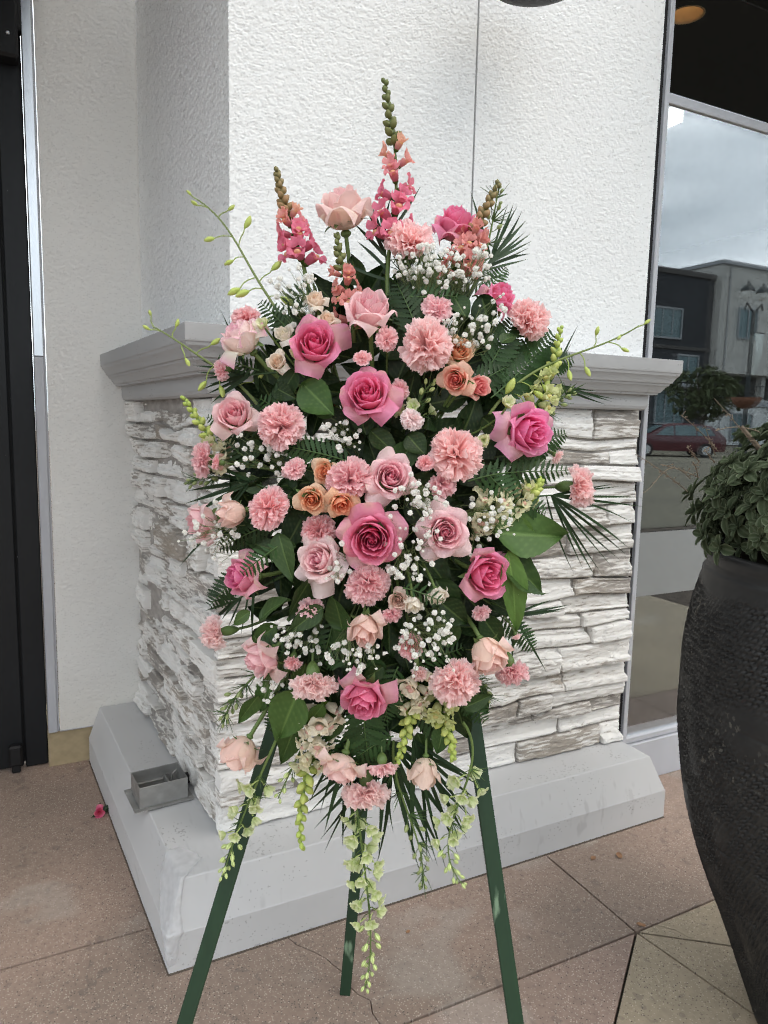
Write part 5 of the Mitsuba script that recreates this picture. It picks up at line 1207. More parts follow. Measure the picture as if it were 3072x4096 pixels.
def sepals(holder, base, M, R, r, n=5, droop=1.0, long=1.0):
    for i in range(n):
        th = i * 2 * np.pi / n + r.normal(0, 0.15)
        t = np.linspace(0, 1, 8)[:, None]; s = np.linspace(-1, 1, 5)[None]
        L = R * r.uniform(0.75, 1.1) * long
        w = R * 0.19 * np.sin(np.pi * (0.12 + 0.88 * t)) ** 0.8 * (1 - 0.4 * t)
        ph = lerp(1.15, -0.7 * droop * r.uniform(0.2, 1.2), t ** 0.7)
        dr_ = np.cumsum(np.cos(ph) * L / 8, 0); dz = np.cumsum(np.sin(ph) * L / 8, 0)
        P = np.stack([R * 0.16 + dr_ + 0 * s, s * w, dz - 0.02 * R + 0.25 * w * s ** 2], -1)
        c, sn = math.cos(th), math.sin(th)
        P = P @ np.array([[c, sn, 0], [-sn, c, 0], [0, 0, 1.0]])
        V, F = grid(P)
        part(holder, 'sepal', (GLOBAL(V @ M + base), F), 'm_stem', color=GREEN['sepal'] * r.uniform(0.8, 1.25))


def cup(R, H, col0, col1, n=9, sides=10, point=0.35):
    t = np.linspace(0, 1, n)[:, None]
    rr = R * np.sin(np.pi * np.clip(0.06 + t * lerp(0.88, 0.94, point), 0, 1)) ** 0.75
    a = np.arange(sides + 1) * 2 * np.pi / sides
    P = np.stack([rr * np.cos(a), rr * np.sin(a), H * t + 0 * a], -1)
    C = col0 + (col1 - col0) * (t + 0 * a)[..., None]
    return grid(P), C.reshape(-1, 3)


for i, (p, R, kind, op, hr, ax, lab) in enumerate(ROSES):
    r = np.random.default_rng(100 + i)
    big = R > 0.034
    t = thing('rose', lab, 'rose', 'roses of the flower spray')
    H = R * hr * 1.30
    M = basis(np.asarray(ax) + np.r_[r.normal(0, 0.13, 2), 0], r.uniform(0, 6.28))
    op = float(np.clip(op - 0.05 + r.normal(0, 0.09), 0.12, 0.92))
    z = M[2]
    base = np.asarray(p) - z * H * 0.52
    n = (27 if op > 0.5 else 19) if big else (18 if op > 0.35 else 11)
    for (V, F), C in rose_petals(R * 0.98 / (lerp(0.64, 1.0, op) + 0.13 * op + 0.03), H, n, op, PAL[kind], r, kind in ('pinkstar', 'blushpink'), 0.56 if kind in ('pink', 'pinkstar', 'blushpink', 'pinkcream', 'edged') else 0.72):
        part(t, 'petal', (GLOBAL(V @ M + base), F), 'm_petal', color=C)
    (V, F), C = cup(R * 0.13, H * 0.86, PAL[kind][0], lerp(PAL[kind][0], PAL[kind][1], 0.7), 9, 12, 0.4)
    part(t, 'heart', (GLOBAL((V * (1 + 0.16 * np.sin(2 * np.arctan2(V[:, 1], V[:, 0]) + 90 * V[:, 2])[:, None] * [1, 1, 0])) @ M + base), F), 'm_petal', color=C)
    (V, F), C = cup(R * 0.20, R * 0.30, GREEN['stem'], GREEN['sepal'])
    part(t, 'hip', (GLOBAL((V - [0, 0, R * 0.26]) @ M + base), F), 'm_stem', color=C)
    side = ax[2] < 0.7
    sepals(t, base - z * 0.02 * R, M, R, r, 5, 0.4 if kind == 'dusty' else 1.0, 1.5 if kind == 'dusty' and big else 1.0)
    stem_to_foam(t, base - z * R * 0.22, z, 0.0042 if big else 0.0026)


# ------------------------------------------------------------------ carnations
CT = [(A3(.86, .30, .275), A3(.90, .45, .435), A3(.93, .62, .61)), (A3(.82, .22, .235), A3(.88, .38, .40), A3(.92, .53, .55)), (A3(.78, .25, .30), A3(.86, .38, .41), A3(.90, .54, .55)), (A3(.84, .42, .40), A3(.90, .56, .54), A3(.93, .69, .66)), (A3(.82, .50, .50), A3(.86, .68, .68), A3(.90, .80, .80))]


def carnation_petal(R, phi, az, twist, r, tone, big, frac):
    """One frilled petal: a narrow claw rising from the calyx, a fan that spreads and ruffles at its toothed rim."""
    ns = 25 if big else 15
    s = np.linspace(-1, 1, ns)[None]; t = np.linspace(0, 1, 8)[:, None]
    tip = R * A3(math.sin(phi) * math.cos(az), math.sin(phi) * math.sin(az), 0.62 * math.cos(phi) + 0.02) * r.uniform(0.82, 1.12)
    foot = A3(0, 0, -0.62 * R)
    d = tip - foot; d0 = A3(0, 0, 1)
    ctrl = foot + d0 * 0.72 * R + A3(math.cos(az), math.sin(az), 0) * R * 0.10 * math.sin(phi)
    mid = (1 - t)[..., None] ** 2 * foot + 2 * ((1 - t) * t)[..., None] * ctrl + (t ** 2)[..., None] * tip
    u_ = tip - ctrl; u_ /= np.linalg.norm(u_)
    nrm = np.cross(u_, [-math.sin(az), math.cos(az), 0]); nrm /= np.linalg.norm(nrm)
    sd = np.cross(nrm, u_)
    c, sn = math.cos(twist), math.sin(twist)
    sd, nrm = sd * c + nrm * sn, nrm * c - sd * sn
    w = R * lerp(0.05, lerp(0.38, 0.60, frac), np.clip((t - 0.35) / 0.6, 0, 1) ** 0.9)
    ph = r.uniform(0, 6.28, 3)
    ruf = np.clip((t - 0.48) / 0.52, 0, 1) ** 1.3
    amp = R * lerp(0.15, 0.11, frac) * ruf * r.uniform(0.7, 1.3)
    off = amp * (np.sin(s * lerp(7.5, 6, frac) + ph[0]) + 0.55 * np.sin(s * 13 + ph[1]) + 0.25 * np.sin(s * 4 + ph[2]))
    tooth = R * 0.030 * (np.where(np.arange(ns) % 2, 1, -1)[None] + r.normal(0, 0.6, (1, ns))) * (t > 0.97)
    lon = R * (-0.13 * s ** 2 * ruf) + tooth + 0.25 * amp * np.sin(s * 9 + ph[1])
    P = mid + (s * w)[..., None] * sd + off[..., None] * nrm + lon[..., None] * u_
    a, b, e = tone
    C = lerp(a, b, r.uniform(0.25, 1) * (0.35 + 0.65 * frac)) + 0 * P
    rim = np.clip((t - 0.78) / 0.22, 0, 1) + 0 * s
    deep = np.clip((0.75 - t) / 0.5, 0, 1) + 0 * s
    C = C + (e - C) * (rim * 0.7)[..., None]
    C = C + (a * 0.85 - C) * (deep * 0.65)[..., None]
    return grid(P), np.clip(C.reshape(-1, 3), 0.01, 0.95) ** 0.52 * r.normal(1, 0.025)


for i, (p, R, big, ax, tone, lab) in enumerate(CARNATIONS):
    r = np.random.default_rng(400 + i)
    t = thing('carnation', lab, 'carnation', 'carnations of the flower spray')
    M = basis(ax, r.uniform(0, 6.28)); z = M[2]
    c = np.asarray(p) - z * R * 0.20
    n = 40 if big else 18
    shade_ = r.uniform(0.0, 0.28); tones_ = [lerp(c_, A3(.93, .72, .72), shade_) for c_ in CT[tone]]
    M = M * np.array([[r.uniform(.96, 1.10)], [r.uniform(.88, 1.0)], [r.uniform(.85, 1.15)]])
    inner = []
    for j in range(n):
        f = (j + 0.5) / n
        phi = math.radians(8 + (104 if big else 92) * f ** 0.62) + r.normal(0, 0.07)
        tw = r.uniform(-1.5, 1.5) * (1 - f) ** 0.7 + r.normal(0, 0.18)
        m, C = carnation_petal(R * 0.97, phi, j * 2.39996 + r.normal(0, 0.15), tw, r, tones_, big, f)
        if f < (0.30 if big else 0.2):
            inner.append((m, C))
        else:
            part(t, 'petal', (GLOBAL(m[0] @ M + c), m[1]), 'm_petal', color=C)
    V, F = join([m for m, _ in inner])
    part(t, 'ruffled_heart', (GLOBAL(V @ M + c), F), 'm_petal', color=np.vstack([C for _, C in inner]), stuff=True)
    (V, F), C = cup(R * (0.30 if big else 0.34), R * 0.85, GREEN['stem'] * 0.8, GREEN['sepal'] * 1.3, point=-2.2)
    part(t, 'calyx', (GLOBAL((V - [0, 0, R * 1.05]) @ M + c), F), 'm_stem', color=C)
    stem_to_foam(t, c - z * R * 1.0, z, 0.0026 if big else 0.0018, GREEN['stem'] * 0.75)


# ------------------------------------------------------------------ snapdragons, larkspurs, orchid stems
def lobe(r0, z0, ang, half, L, curl, r, c0, c1, stripe=None, ruff=0.10, nt=6, ns=7, cup_=0.15):
    """A petal lobe that starts on a ring and bends outwards."""
    s = np.linspace(-1, 1, ns)[None]; t = np.linspace(0, 1, nt)[:, None]
    ph = curl * t ** 0.9
    rr = r0 + np.cumsum(np.sin(ph), 0) / nt * L; zz = z0 + np.cumsum(np.cos(ph), 0) / nt * L
    w = half * L * np.sin(np.pi * (0.16 + 0.74 * t)) ** 0.8
    wob = ruff * L * np.sin(s * 4 + r.uniform(0, 6.28)) * t ** 1.5
    x = rr + wob * 0.5 - L * 0.12 * s ** 2 * t; y = s * w; z = zz + cup_ * L * s ** 2 + wob
    c, sn = math.cos(ang), math.sin(ang)
    P = np.stack([x * c - y * sn, x * sn + y * c, z + 0 * s], -1)
    C = c0 + (c1 - c0) * (t + 0 * s)[..., None]
    if stripe is not None:
        C = C + (stripe - C) * (np.clip((0.42 - np.abs(s)) / 0.42, 0, 1) * np.clip(1.15 - t, 0, 1))[..., None]
    return grid(P), C.reshape(-1, 3)


def merge(parts_):
    V, F = join([m for m, _ in parts_])
    return (V, F), np.clip(np.vstack([c for _, c in parts_]), 0.01, 0.95)


SN = {'snap': (A3(.64, .17, .26), A3(.78, .235, .345)), 'snappeach': (A3(.66, .27, .24), A3(.80, .37, .34)), 'snapsalmon': (A3(.64, .29, .23), A3(.78, .37, .35)),
      'snapcream': (A3(.58, .60, .27), A3(.82, .80, .58)), 'snapgreen': (A3(.46, .52, .17), A3(.66, .69, .36)), 'snapblush': (A3(.60, .62, .30), A3(.87, .82, .68))}


def snap_floret(L, c0, c1, r, blush=None, closed=0.0):
    ps = []
    t = np.linspace(0, 1, 7)[:, None]; a = np.arange(11) * 2 * np.pi / 10
    rr = L * (0.085 + 0.125 * np.sin(np.pi * 0.5 * t) + 0.02 * np.sin(np.pi * t))
    lobe5 = 1 + 0.10 * np.cos(2 * a)
    P = np.stack([rr * np.cos(a) * lobe5, rr * np.sin(a) * 0.9, L * 0.56 * t + 0 * a], -1)
    ps.append((grid(P), (c0 + (c1 - c0) * (t + 0 * a)[..., None]).reshape(-1, 3)))
    rim = L * 0.19
    k = 1 - closed
    for an, half, Ln, cu in ((90 + 30, .60, .48, 1.7), (90 - 30, .60, .48, 1.7), (-90, .55, .36, 2.3), (-90 + 52, .58, .40, 2.2), (-90 - 52, .58, .40, 2.2)):
        ps.append(lobe(rim, L * 0.53, math.radians(an) + r.normal(0, .08), half, L * Ln * r.uniform(.9, 1.12), cu * k * r.uniform(.85, 1.15), r, c1, lerp(c1, c1 * 1.06 + .02, .7), ruff=0.13, ns=9, nt=7))
    V = np.array(_ico.vertices) * [0.15, 0.11, 0.12] * L + [0, -0.09 * L, 0.60 * L]
    pal = A3(.86, .68, .30) if blush is None else blush
    ps.append(((V, np.array(_ico.faces)), np.repeat(lerp(c1, pal, 0.6)[None], len(V), 0)))
    (m, c) = cup(L * 0.16, L * 0.22, GREEN['mid'], GREEN['sepal'] * 1.3, 5, 8, -1.5)
    ps.append(((m[0] - [0, 0, 0.05 * L], m[1]), c))
    return merge(ps)


_ico = _tm.creation.icosphere(2)


def bud(R, H, c0, c1, r, sides=9, stripe=None):
    (V, F), C = cup(R, H, c0, c1, 9, sides, 0.6)
    if stripe is not None:
        a = np.arctan2(V[:, 1], V[:, 0])
        C = C + (stripe - C) * (np.clip(np.cos(5 * a), 0, 1) ** 2)[:, None] * 0.7
    V = V * (1 + 0.05 * np.sin(3 * np.arctan2(V[:, 1], V[:, 0]) + r.uniform(0, 6))[:, None] * [1, 1, 0])
    return (V, F), C


def frames_along(P, t):
    n = len(P) - 1
    x = np.clip(t, 0, 1) * n; i = min(int(x), n - 1)
    p = P[i] + (P[i + 1] - P[i]) * (x - i)
    d = P[i + 1] - P[i]
    return p, d / np.linalg.norm(d)


def place(mesh, M, at):
    return GLOBAL(mesh[0] @ M + at), mesh[1]


for i, (pts, nf, fl, tone, split, nb, bt, lab) in enumerate(SNAPDRAGONS):
    r = np.random.default_rng(700 + i)
    t = thing('snapdragon', lab, 'snapdragon', 'snapdragon spikes of the flower spray')
    P = spline(pts, 30)
    col = GREEN['stem'] * (1.15 if bt == 'lime' else 0.85)
    m = tube(P, np.linspace(0.0046, 0.0016, 30), 7)
    part(t, 'stem', (GLOBAL(m[0]), m[1]), 'm_stem', color=col)
    c0, c1 = SN[tone]
    a0 = r.uniform(0, 6)
    tops = {'green': (A3(.10, .12, .04), A3(.17, .17, .055)), 'bronze': (A3(.13, .12, .045), A3(.36, .20, .10)), 'lime': (A3(.26, .34, .07), A3(.50, .54, .16))}[bt]
    L = fl * 1.02
    for j in range(nf):
        f = (j + 0.5) / nf
        tt_ = 0.10 + (split - 0.10) * f if tone != 'snap' else 0.22 + (split - 0.22) * f
        p, d = frames_along(P, tt_)
        a = a0 + j * 2.39996
        ref = np.cross(d, [0, 0, 1.0]); ref /= np.linalg.norm(ref)
        out = math.cos(a) * ref + math.sin(a) * np.cross(ref, d)
        if out[2] < -0.2:
            out[2] *= -0.6
        ax_ = out * 0.92 + d * lerp(0.25, 0.65, f)
        M = basis(ax_)
        up = M[1]
        if up[1] < 0:
            M = np.stack([-M[0], -M[1], M[2]])
        age = f ** 1.2
        cc = lerp(c1, lerp(c1, A3(.80, .62, .36), 0.75) if tone == 'snap' else lerp(c1, c0, 0.6), max(0, age * 1.6 - 0.7))
        bl = A3(.86, .44, .44) if tone in ('snapblush', 'snapcream') else None
        mm, C = snap_floret(L * lerp(1.05, 0.62, f), lerp(c0, GREEN['sepal'], 0.25), cc * r.normal(1, .03), r, bl, closed=max(0, f - 0.62) * 1.6)
        part(t, 'floret', place(mm, M, p + out * 0.003), 'm_petal', color=C)
    for j in range(nb):
        f = (j + 0.5) / nb
        p, d = frames_along(P, split + (1 - split) * f)
        a = a0 + j * 2.39996
        ref = np.cross(d, [0, 0, 1.0]); ref /= np.linalg.norm(ref)
        out = math.cos(a) * ref + math.sin(a) * np.cross(ref, d)
        g = 1 - f
        (V, F), C = bud(L * lerp(0.09, 0.15 if bt != 'lime' else 0.165, g), L * lerp(0.24, 0.46 if bt != 'lime' else 0.54, g), tops[0] * r.normal(1, .16), lerp(tops[0] * 1.5, tops[1], min(1, 1.4 * g)), r)
        part(t, 'bud', place((V, F), basis(out * lerp(0.5, 0.95, g) + d * lerp(1.0, 0.55, g)), p), 'm_stem', color=C)


def thread_leaves(n, L, r):
    """A tuft of hair-thin leaf segments."""
    ms = []
    for _ in range(n):
        a = r.uniform(0, 6.28); e = r.uniform(0.2, 1.2)
        d = A3(math.cos(a) * math.sin(e), math.sin(a) * math.sin(e), math.cos(e)); q = r.normal(size=3) * 0.3
        l = L * r.uniform(0.5, 1)
        ms.append(tube([d * 0, d * l * 0.5 + q * l * 0.15, d * l + q * l * 0.45], [0.0008, 0.0008, 0.0004], 4, False))
    return join(ms)


def lark_floret(L, r):
    ps = []
    w, g = A3(.83, .86, .62), A3(.40, .54, .07)
    cu = r.uniform(1.05, 1.9)
    for k in range(5):
        ps.append(lobe(L * 0.03, 0, k * 1.2566 + r.normal(0, .1), .42, L * r.uniform(.50, .62), cu, r, lerp(w, g, .5), w, stripe=g, ruff=.06, ns=7, nt=6, cup_=.10))
    for k in range(3):
        ps.append(lobe(L * 0.01, L * .04, k * 2.1, .40, L * .25, .6, r, w, w, ruff=.12, ns=5, nt=5))
    m = tube([(0, 0, 0.02 * L), (0.05 * L, 0, -0.18 * L), (0.16 * L, 0, -0.36 * L)], [0.045 * L, 0.035 * L, 0.012 * L], 6)
    ps.append((m, np.repeat(lerp(w, g, .6)[None], len(m[0]), 0)))
    return merge(ps)


for i, (pts, nf, fl, nb, lab) in enumerate(LARKSPURS):
    r = np.random.default_rng(900 + i)
    t = thing('larkspur', lab, 'larkspur', 'larkspur stems of the flower spray')
    P = spline(pts, 26)
    m = tube(P, np.linspace(0.0030, 0.0010, 26), 6)
    part(t, 'stem', (GLOBAL(m[0]), m[1]), 'm_stem', color=GREEN['stem'])
    a0 = r.uniform(0, 6)
    split = 0.70 if nf > 6 else 0.45
    lo = 0.26
    for j in range(nf):
        f = (j + 0.5) / nf
        p, d = frames_along(P, lo + (split - lo) * f)
        a = a0 + j * 2.39996
        ref = np.cross(d, [0, 0, 1.0]); ref /= np.linalg.norm(ref)
        out = math.cos(a) * ref + math.sin(a) * np.cross(ref, d)
        q = p + (out * 0.8 + d * 0.6) * fl * r.uniform(0.45, 0.8)
        m = tube([p, p + out * fl * 0.25 + d * fl * 0.1, q], 0.0008, 5, False)
        mm, C = lark_floret(fl * lerp(1.15, 0.95, f), r)
        V1, F1 = join([(mm[0] @ basis(out * .8 + d * .5 + [0, 0, .35]) + q, mm[1]), m])
        part(t, 'floret', (GLOBAL(V1), F1), 'm_petal', color=np.vstack([C, np.repeat(GREEN['stem'][None], len(m[0]), 0)]))
    for j in range(nb):
        f = (j + 0.5) / nb
        p, d = frames_along(P, split + (1 - split) * f ** (0.8 if nf else 0.62))
        a = a0 + j * 2.39996
        ref = np.cross(d, [0, 0, 1.0]); ref /= np.linalg.norm(ref)
        out = math.cos(a) * ref + math.sin(a) * np.cross(ref, d)
        g = 1 - f
        q = p + (out * 0.8 + d * 0.7) * fl * lerp(0.12, 0.42, g)
        m = tube([p, (p + q) / 2 + out * 0.002, q], 0.0008, 5, False)
        (V, F), C = bud(fl * lerp(.08, .125, g), fl * lerp(.26, .42, g), A3(.22, .36, .06), A3(.42, .52, .14), r, 10, A3(.74, .78, .46))
        V1, F1 = join([(V @ basis(out * .6 + d * lerp(1.2, .55, g)) + q, F), m])
        part(t, 'bud', (GLOBAL(V1), F1), 'm_stem', color=np.vstack([C, np.repeat(GREEN['stem'][None], len(m[0]), 0)]) * (0.55 if nf == 0 and 'white' not in lab else 1))
    ms = []
    for f in ([0.30, 0.45, 0.62] if nf else [0.18, 0.34, 0.5, 0.7, 0.9]):
        p, d = frames_along(P, f)
        V, F = thread_leaves(14 if nf < 4 else 8, 0.042, r)
        ms.append((V @ basis(d + r.normal(size=3) * 0.4) + p, F))
    V, F = join(ms)
    part(t, 'thread_leaves', (GLOBAL(V), F), 'm_stem', color=GREEN['mid'], stuff=True)

for i, (pts, buds, lab) in enumerate(ORCHIDS):
    r = np.random.default_rng(1000 + i)
    t = thing('orchid_spray', lab, 'orchid stem', 'orchid stems of the flower spray')
    P = spline(pts, 30)
    m = tube(P, np.linspace(0.0034, 0.0013, 30), 7)
    part(t, 'stem', (GLOBAL(m[0]), m[1]), 'm_stem', color=A3(.145, .19, .055))
    for f, dx, dy, L in buds:
        p, d = frames_along(P, f)
        q = p + [dx, dy, r.uniform(0.0, 0.012)]
        v = A3(dx, dy, 0.0)
        k = curve(p, p + v * 0.55 + d * 0.008, q - A3(0.2 * dx, 0.5 * dy, 0), q, 7)
        mm = tube(k, 0.0011, 6, False)
        (V, F), C = bud(L * 0.20, L * 0.86, A3(.34, .44, .09), A3(.50, .56, .17), r, 10, A3(.40, .48, .11))
        V = V + np.stack([0.10 * L * np.sin(np.pi * V[:, 2] / L), 0 * V[:, 0], 0 * V[:, 0]], 1)
        dd = np.array([dx * 0.9, dy * 0.25 + (-0.35 if dy < 0 else 0.55) * abs(L), 0.15 * L])
        V1, F1 = join([(V @ basis(dd) + q, F), mm])
        part(t, 'bud', (GLOBAL(V1), F1), 'm_stem', color=np.vstack([C, np.repeat(A3(.28, .36, .09)[None], len(mm[0]), 0)]))
for i, (p, R, ax, lab) in enumerate(ORCHID_BLOOMS):
    r = np.random.default_rng(1060 + i)
    t = thing('orchid_bloom', lab, 'orchid', 'open orchid blooms of the flower spray')
    M = basis(ax, r.uniform(0, 6)); p = np.asarray(p)
    for k in range(6):
        m, C = lobe(R * 0.05, 0, k * 2.0944 + (k > 2) * 1.05 + r.normal(0, .1), 0.52 if k < 3 else 0.40, R * r.uniform(0.95, 1.15), (0.75 if k < 3 else 1.25) * r.uniform(.8, 1.3), r, A3(.58, .64, .26), A3(.86, .85, .66), ruff=.07, ns=11, nt=10, cup_=.16)
        part(t, 'petal', (GLOBAL(m[0] @ M + p), m[1]), 'm_petal', color=C)
    stem_to_foam(t, p - M[2] * 0.002, M[2], 0.002)


# ------------------------------------------------------------------ baby's breath
scene['m_white_petal'] = {'type': 'principledthin', 'base_color': rgb(0.93, 0.93, 0.90), 'roughness': 0.7, 'diff_trans': 0.9}
BLOSSOMS = []
for k in range(5):
    r = np.random.default_rng(1100 + k)
    ms = []
    for j in range(30):
        d = r.normal(size=3); d[2] = abs(d[2]) * 0.9 - 0.25; d /= np.linalg.norm(d)
        M = basis(d, r.uniform(0, 6.28))
        w = r.uniform(0.42, 0.62)
        V = np.array([[-.5 * w, 0, 0.1], [.5 * w, 0, 0.1], [.62 * w, .05, .75], [0.1 * w, .22, .92], [-.62 * w, -.06, .8]])
        V[:, 1] += r.normal(0, .10, 5)
        ms.append((V @ M, np.array([[0, 1, 2], [0, 2, 3], [0, 3, 4]])))
    BLOSSOMS.append(mikit.ply(join(ms), 'm_white_petal', False))
for i, (p, rx, ry, n, lab) in enumerate(BREATH):
    n = int(n * 1.8)
    r = np.random.default_rng(1200 + i)
    t = thing('gypsophila', lab, "baby's breath", 'white filler flowers of the flower spray')
    p = np.asarray(p)
    foot = p * [0.5, 0.5, 0] + [0, -0.01, 0.06]
    lines = []
    hub = [p + (foot - p) * 0.4 + r.normal(0, 0.012, 3) for _ in range(max(2, n // 7))]
    for h in hub:
        lines.append(tube(curve(foot, foot + (h - foot) * 0.4 + [0, 0, .01], h, h, 6), 0.0009, 4, False))
    kx = 0
    while kx < n:
        a, q = r.uniform(0, 6.28), math.sqrt(r.random())
        c = p + [rx * q * math.cos(a), ry * q * math.sin(a), 0.030 * (1 - q * q) + r.normal(0, 0.010)]
        h = hub[int(np.argmin([np.linalg.norm(c - h) for h in hub]))]
        mid = lerp(h, c, 0.6) + r.normal(0, 0.006, 3)
        lines.append(tube([h, mid, c], [0.0005, 0.0004, 0.0003], 4, False))
        for _ in range(int(r.integers(1, 3))):
            if kx >= n:
                break
            b = c + r.normal(0, 0.010, 3)
            s_ = (0.0055 if r.random() < 0.72 else 0.0030) * r.uniform(0.85, 1.2)
            Mw = np.eye(4); Mw[:3, :3] = (basis([r.normal(0, .4), r.normal(0, .4), 1], r.uniform(0, 6)) @ SM).T * s_; Mw[:3, 3] = GLOBAL(b)
            scene[fresh(t + '__blossom')] = {**BLOSSOMS[int(r.integers(5))], 'to_world': T(Mw)}
            lines.append(tube([mid, b], [0.0005, 0.0004], 4, False))
            kx += 1
    V, F = join(lines)
    part(t, 'stems', (GLOBAL(V), F), 'm_stem', color=A3(.13, .17, .07))


# ------------------------------------------------------------------ broad leaves, ferns, palm fronds
def broad_leaf(base, tip, wr, nrm, r, col):
    base, tip = np.asarray(base, float), np.asarray(tip, float)
    L = np.linalg.norm(tip - base); x = (tip - base) / L
    y = np.cross(nrm, x); y /= np.linalg.norm(y); z = np.cross(x, y)
    t = np.linspace(0, 1, 23)[:, None]; s = np.linspace(-1, 1, 19)[None]
    w = 0.5 * wr * L * np.clip(np.sin(np.pi * t ** 0.76) ** 0.86 * (1.06 - 0.22 * t), 0, 1) * (1 + 0.025 * np.cos(t * 75))
    k = r.uniform(-0.22, 0.10)
    vein_d = np.abs(((t - np.abs(s) * 0.22) * 7.0) % 1 - 0.5)
    vein = np.clip((0.13 - vein_d) / 0.13, 0, 1) * (np.abs(s) > 0.05) * (np.abs(s) < .9)
    midr = np.clip((0.10 - np.abs(s)) / 0.10, 0, 1) + 0 * t
    h = k * L * (t - 0.4) ** 2 * 2 + 0.26 * wr * L * np.abs(s) ** 1.3 * 0.5 + 0.012 * L * np.sin(t * 16 + np.sign(s) * 1.3) * np.abs(s) ** 2 - 0.004 * L * vein - 0.008 * L * midr + 0.05 * L * r.normal() * s * t
    P = base + (t * L)[..., None] * x + (s * w)[..., None] * y + h[..., None] * z
    C = col * (1 + 0.18 * (vnoise(np.stack([t * 5 + 0 * s, s * 4 + 0 * t, 0 * t * s + r.uniform(0, 50)], -1)) - 0.5))[..., None] + A3(.07, .10, .03) * (vein * 0.35 + midr * 0.8)[..., None]
    return grid(P), np.clip(C.reshape(-1, 3), 0.004, 0.9)


SPRIGS = ['dark broad leaves left of the open hot pink rose', 'broad dark leaf above the pointed pink rose at the centre', 'broad green leaves on the right beside the hot pink rose and a long hanging leaf',
          'green leaves at the lower left under the pale pink rose', 'dark glossy leaves behind the nodding blush rose', 'dark leaves round the lower right carnation',
          'olive green leaves hanging over the left easel leg', 'large dark leaves at the upper right behind loose white filler flowers']
sprig = [thing('leaf_spray', s_, 'leaves', 'leaf sprays of the flower spray') for s_ in SPRIGS]
centres = [[] for _ in sprig]
for i, (a, b, wr, g) in enumerate(LEAVES):
    r = np.random.default_rng(1300 + i)
    centres[g].append(np.asarray(a))
    col = A3(.021, .046, .013) * r.uniform(0.6, 1.5)
    if g in (2, 6):
        col = A3(.046, .090, .022) * r.uniform(0.6, 1.3)
    if g == 3:
        col = A3(.040, .074, .024) * r.uniform(0.7, 1.4)
    if r.random() < 0.25:
        col = col * A3(1.5, 1.42, 1.3)
    (V, F), C = broad_leaf(a, b, wr, A3(r.normal(0, .35), r.normal(.15, .35), 1), r, col)
    part(sprig[g], 'leaf', (GLOBAL(V), F), 'm_leaf', color=C)
r = np.random.default_rng(77)
cen = np.array([np.mean(c, 0) for c in centres])
for i in range(190):                                                        # leaves between the flowers, the inner shade put into their dark colour
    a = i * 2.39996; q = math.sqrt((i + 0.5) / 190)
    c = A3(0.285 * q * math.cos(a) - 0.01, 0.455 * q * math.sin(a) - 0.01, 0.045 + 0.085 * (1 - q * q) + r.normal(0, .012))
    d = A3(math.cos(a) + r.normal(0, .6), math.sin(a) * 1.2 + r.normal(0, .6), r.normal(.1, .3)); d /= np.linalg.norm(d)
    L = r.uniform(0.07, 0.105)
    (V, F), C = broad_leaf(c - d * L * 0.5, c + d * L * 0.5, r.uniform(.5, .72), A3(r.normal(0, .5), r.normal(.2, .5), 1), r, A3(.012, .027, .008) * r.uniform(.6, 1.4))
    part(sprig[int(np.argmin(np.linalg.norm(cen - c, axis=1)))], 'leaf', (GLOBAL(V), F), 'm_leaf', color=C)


def blade(base, tip, w, sag, nrm, n=10, fold=0.25):
    base, tip = np.asarray(base, float), np.asarray(tip, float)
    t = np.linspace(0, 1, n)[:, None]; s = np.array([-1, 0, 1.0])[None]
    L = np.linalg.norm(tip - base); x = (tip - base) / L
    y = np.cross(nrm, x); y /= np.linalg.norm(y); z = np.cross(x, y)
    ww = 0.5 * w * np.clip(np.minimum(t * 7 + 0.4, (1 - t) * 2.2 + 0.02), 0, 1)
    mid = base + (t * L)[..., None] * x + (sag * L * 4 * t * (1 - t))[..., None] * y
    P = mid + (s * ww)[..., None] * y + (fold * ww * (np.abs(s) - .5))[..., None] * z
    return grid(P)


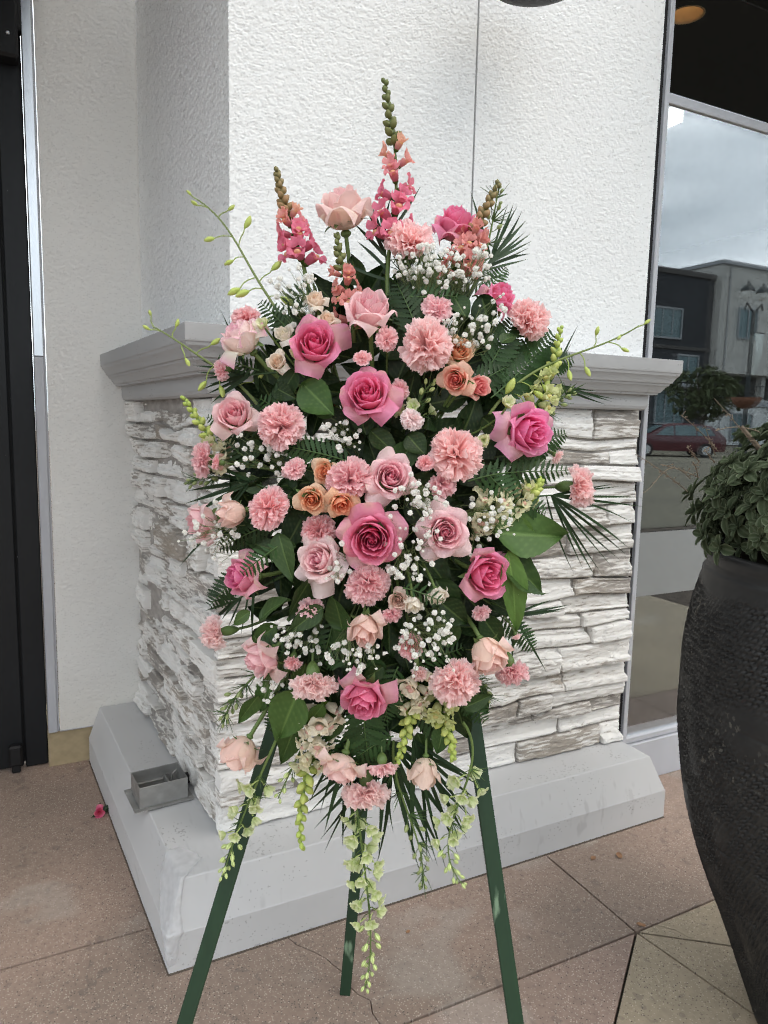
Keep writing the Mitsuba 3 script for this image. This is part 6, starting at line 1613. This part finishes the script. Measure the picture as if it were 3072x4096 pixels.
for i, (a, b, hw, lab) in enumerate(FERNS):
    r = np.random.default_rng(1500 + i)
    t = thing('fern_frond', lab, 'fern', 'fern fronds of the flower spray')
    a, b = np.asarray(a, float), np.asarray(b, float)
    side0 = np.cross(b - a, [0, 0, 1.0]); side0 /= np.linalg.norm(side0)
    P = curve(a, lerp(a, b, .35) + side0 * r.normal(0, .012) + [0, 0, .012], lerp(a, b, .7) + [0, 0, .014], b - [0, 0, .006], 20)
    m = tube(P, np.linspace(0.0016, 0.0006, 20), 5)
    part(t, 'rachis', (GLOBAL(m[0]), m[1]), 'm_stem', color=GREEN['mid'])
    col = A3(.022, .052, .015) * r.uniform(.7, 1.4)
    n = int(np.clip(np.linalg.norm(b - a) / 0.0095, 7, 17))
    for j in range(n):
        f = 0.06 + 0.90 * j / (n - 1)
        p, d = frames_along(P, f)
        for sd in (-1, 1):
            sv = np.cross(d, [0, 0, 1.0]); sv /= np.linalg.norm(sv)
            L = hw * (np.sin(np.pi * (0.22 + 0.72 * f)) ** 0.9 + 0.05) * r.uniform(.9, 1.1)
            q = p + sd * sv * L * 0.88 + d * L * 0.50 + [0, 0, -0.18 * L * r.uniform(.4, 1.5)]
            x = (q - p); Lx = np.linalg.norm(x); x /= Lx
            y = np.cross([0, 0, 1.0], x); y /= np.linalg.norm(y)
            tt_ = np.linspace(0, 1, 22)[:, None]; s = np.array([-1, -.5, 0, .5, 1.0])[None]
            saw = 1 - 0.55 * ((tt_ * 6.5) % 1.0) * (np.abs(s) > .9)
            w = Lx * 0.150 * np.sin(np.pi * (0.10 + 0.88 * tt_)) ** 0.6 * saw
            Q = p + (tt_ * Lx)[..., None] * x + (s * w)[..., None] * y + (0.10 * w * np.abs(s) + 0.03 * Lx * np.sin(3 * tt_) * r.normal())[..., None] * A3(0, 0, 1)
            V, F = grid(Q)
            part(t, 'leaflet', (GLOBAL(V), F), 'm_leaf', color=col * r.uniform(.8, 1.2))

for i, (a, b, tips, w, lab) in enumerate(PALMS):
    r = np.random.default_rng(1600 + i)
    t = thing('palm_frond', lab, 'palm frond', 'palm fronds of the flower spray')
    a, b = np.asarray(a, float), np.asarray(b, float)
    P = curve(a, lerp(a, b, .3), lerp(a, b, .7), b, 14)
    m = tube(P, np.linspace(0.0030, 0.0014, 14), 6)
    part(t, 'rachis', (GLOBAL(m[0]), m[1]), 'm_stem', color=GREEN['dark'] * 1.3)
    for q in tips:
        q = np.asarray(q, float)
        f = np.clip(((q - a) @ (b - a)) / ((b - a) @ (b - a)) * 0.62, 0.02, 1)
        p = a + (b - a) * f
        V, F = blade(p, q, w * r.uniform(.85, 1.25), r.normal(0, .018), A3(r.normal(0, .4), r.normal(0, .4), 1), 12)
        part(t, 'leaflet', (GLOBAL(V), F), 'm_leaf', color=A3(.016, .034, .014) * r.uniform(.8, 1.6))

# ------------------------------------------------------------------ dry flower stalks of the jar's plant, the fallen bloom
for k, pts in enumerate(TWIGS):
    r = np.random.default_rng(1700 + k)
    P = spline(pts, 16)
    ms = [tube(P, np.linspace(0.0007, 0.0013, 16), 5)]
    for j in range(16):
        p, d = frames_along(P, r.uniform(0.02, 0.9))
        q = p + r.normal(size=3) * 0.0035
        ms.append(tube([p, q, q + r.normal(size=3) * .0012], [0.0005, 0.0011, 0.0004], 5))
    part(plant, 'dry_stalk', join(ms), 'm_twig')

fb = thing('fallen_rose', 'tiny bright pink artificial rose dropped on the paving beside the plinth', 'rose')
r = np.random.default_rng(1800)
Mf = basis([-0.35, -0.75, 0.55])
for (V, F), C in rose_petals(0.021, 0.022, 13, .8, [A3(.55, .03, .10), A3(.70, .05, .15), A3(.74, .09, .20), A3(.74, .09, .2), A3(.8, .2, .3)], r):
    part(fb, 'petal', (V @ Mf + [-0.078, 0.880, 0.014], F), 'm_petal', color=C)
for k in range(3):
    (V, F), C = broad_leaf(A3(-0.078, 0.884, 0.004), A3(-0.078, 0.884, 0.006) + A3(*[(.038, .012, .022), (-.030, -.012, .001), (.005, .03, .026)][k]), .55, A3(.1, -.5, .8), r, A3(.014, .030, .014))
    part(fb, 'leaf', (V, F), 'm_leaf', color=C)

TONE_TABLE = mi.Float(np.concatenate(TONES).astype(np.float32))
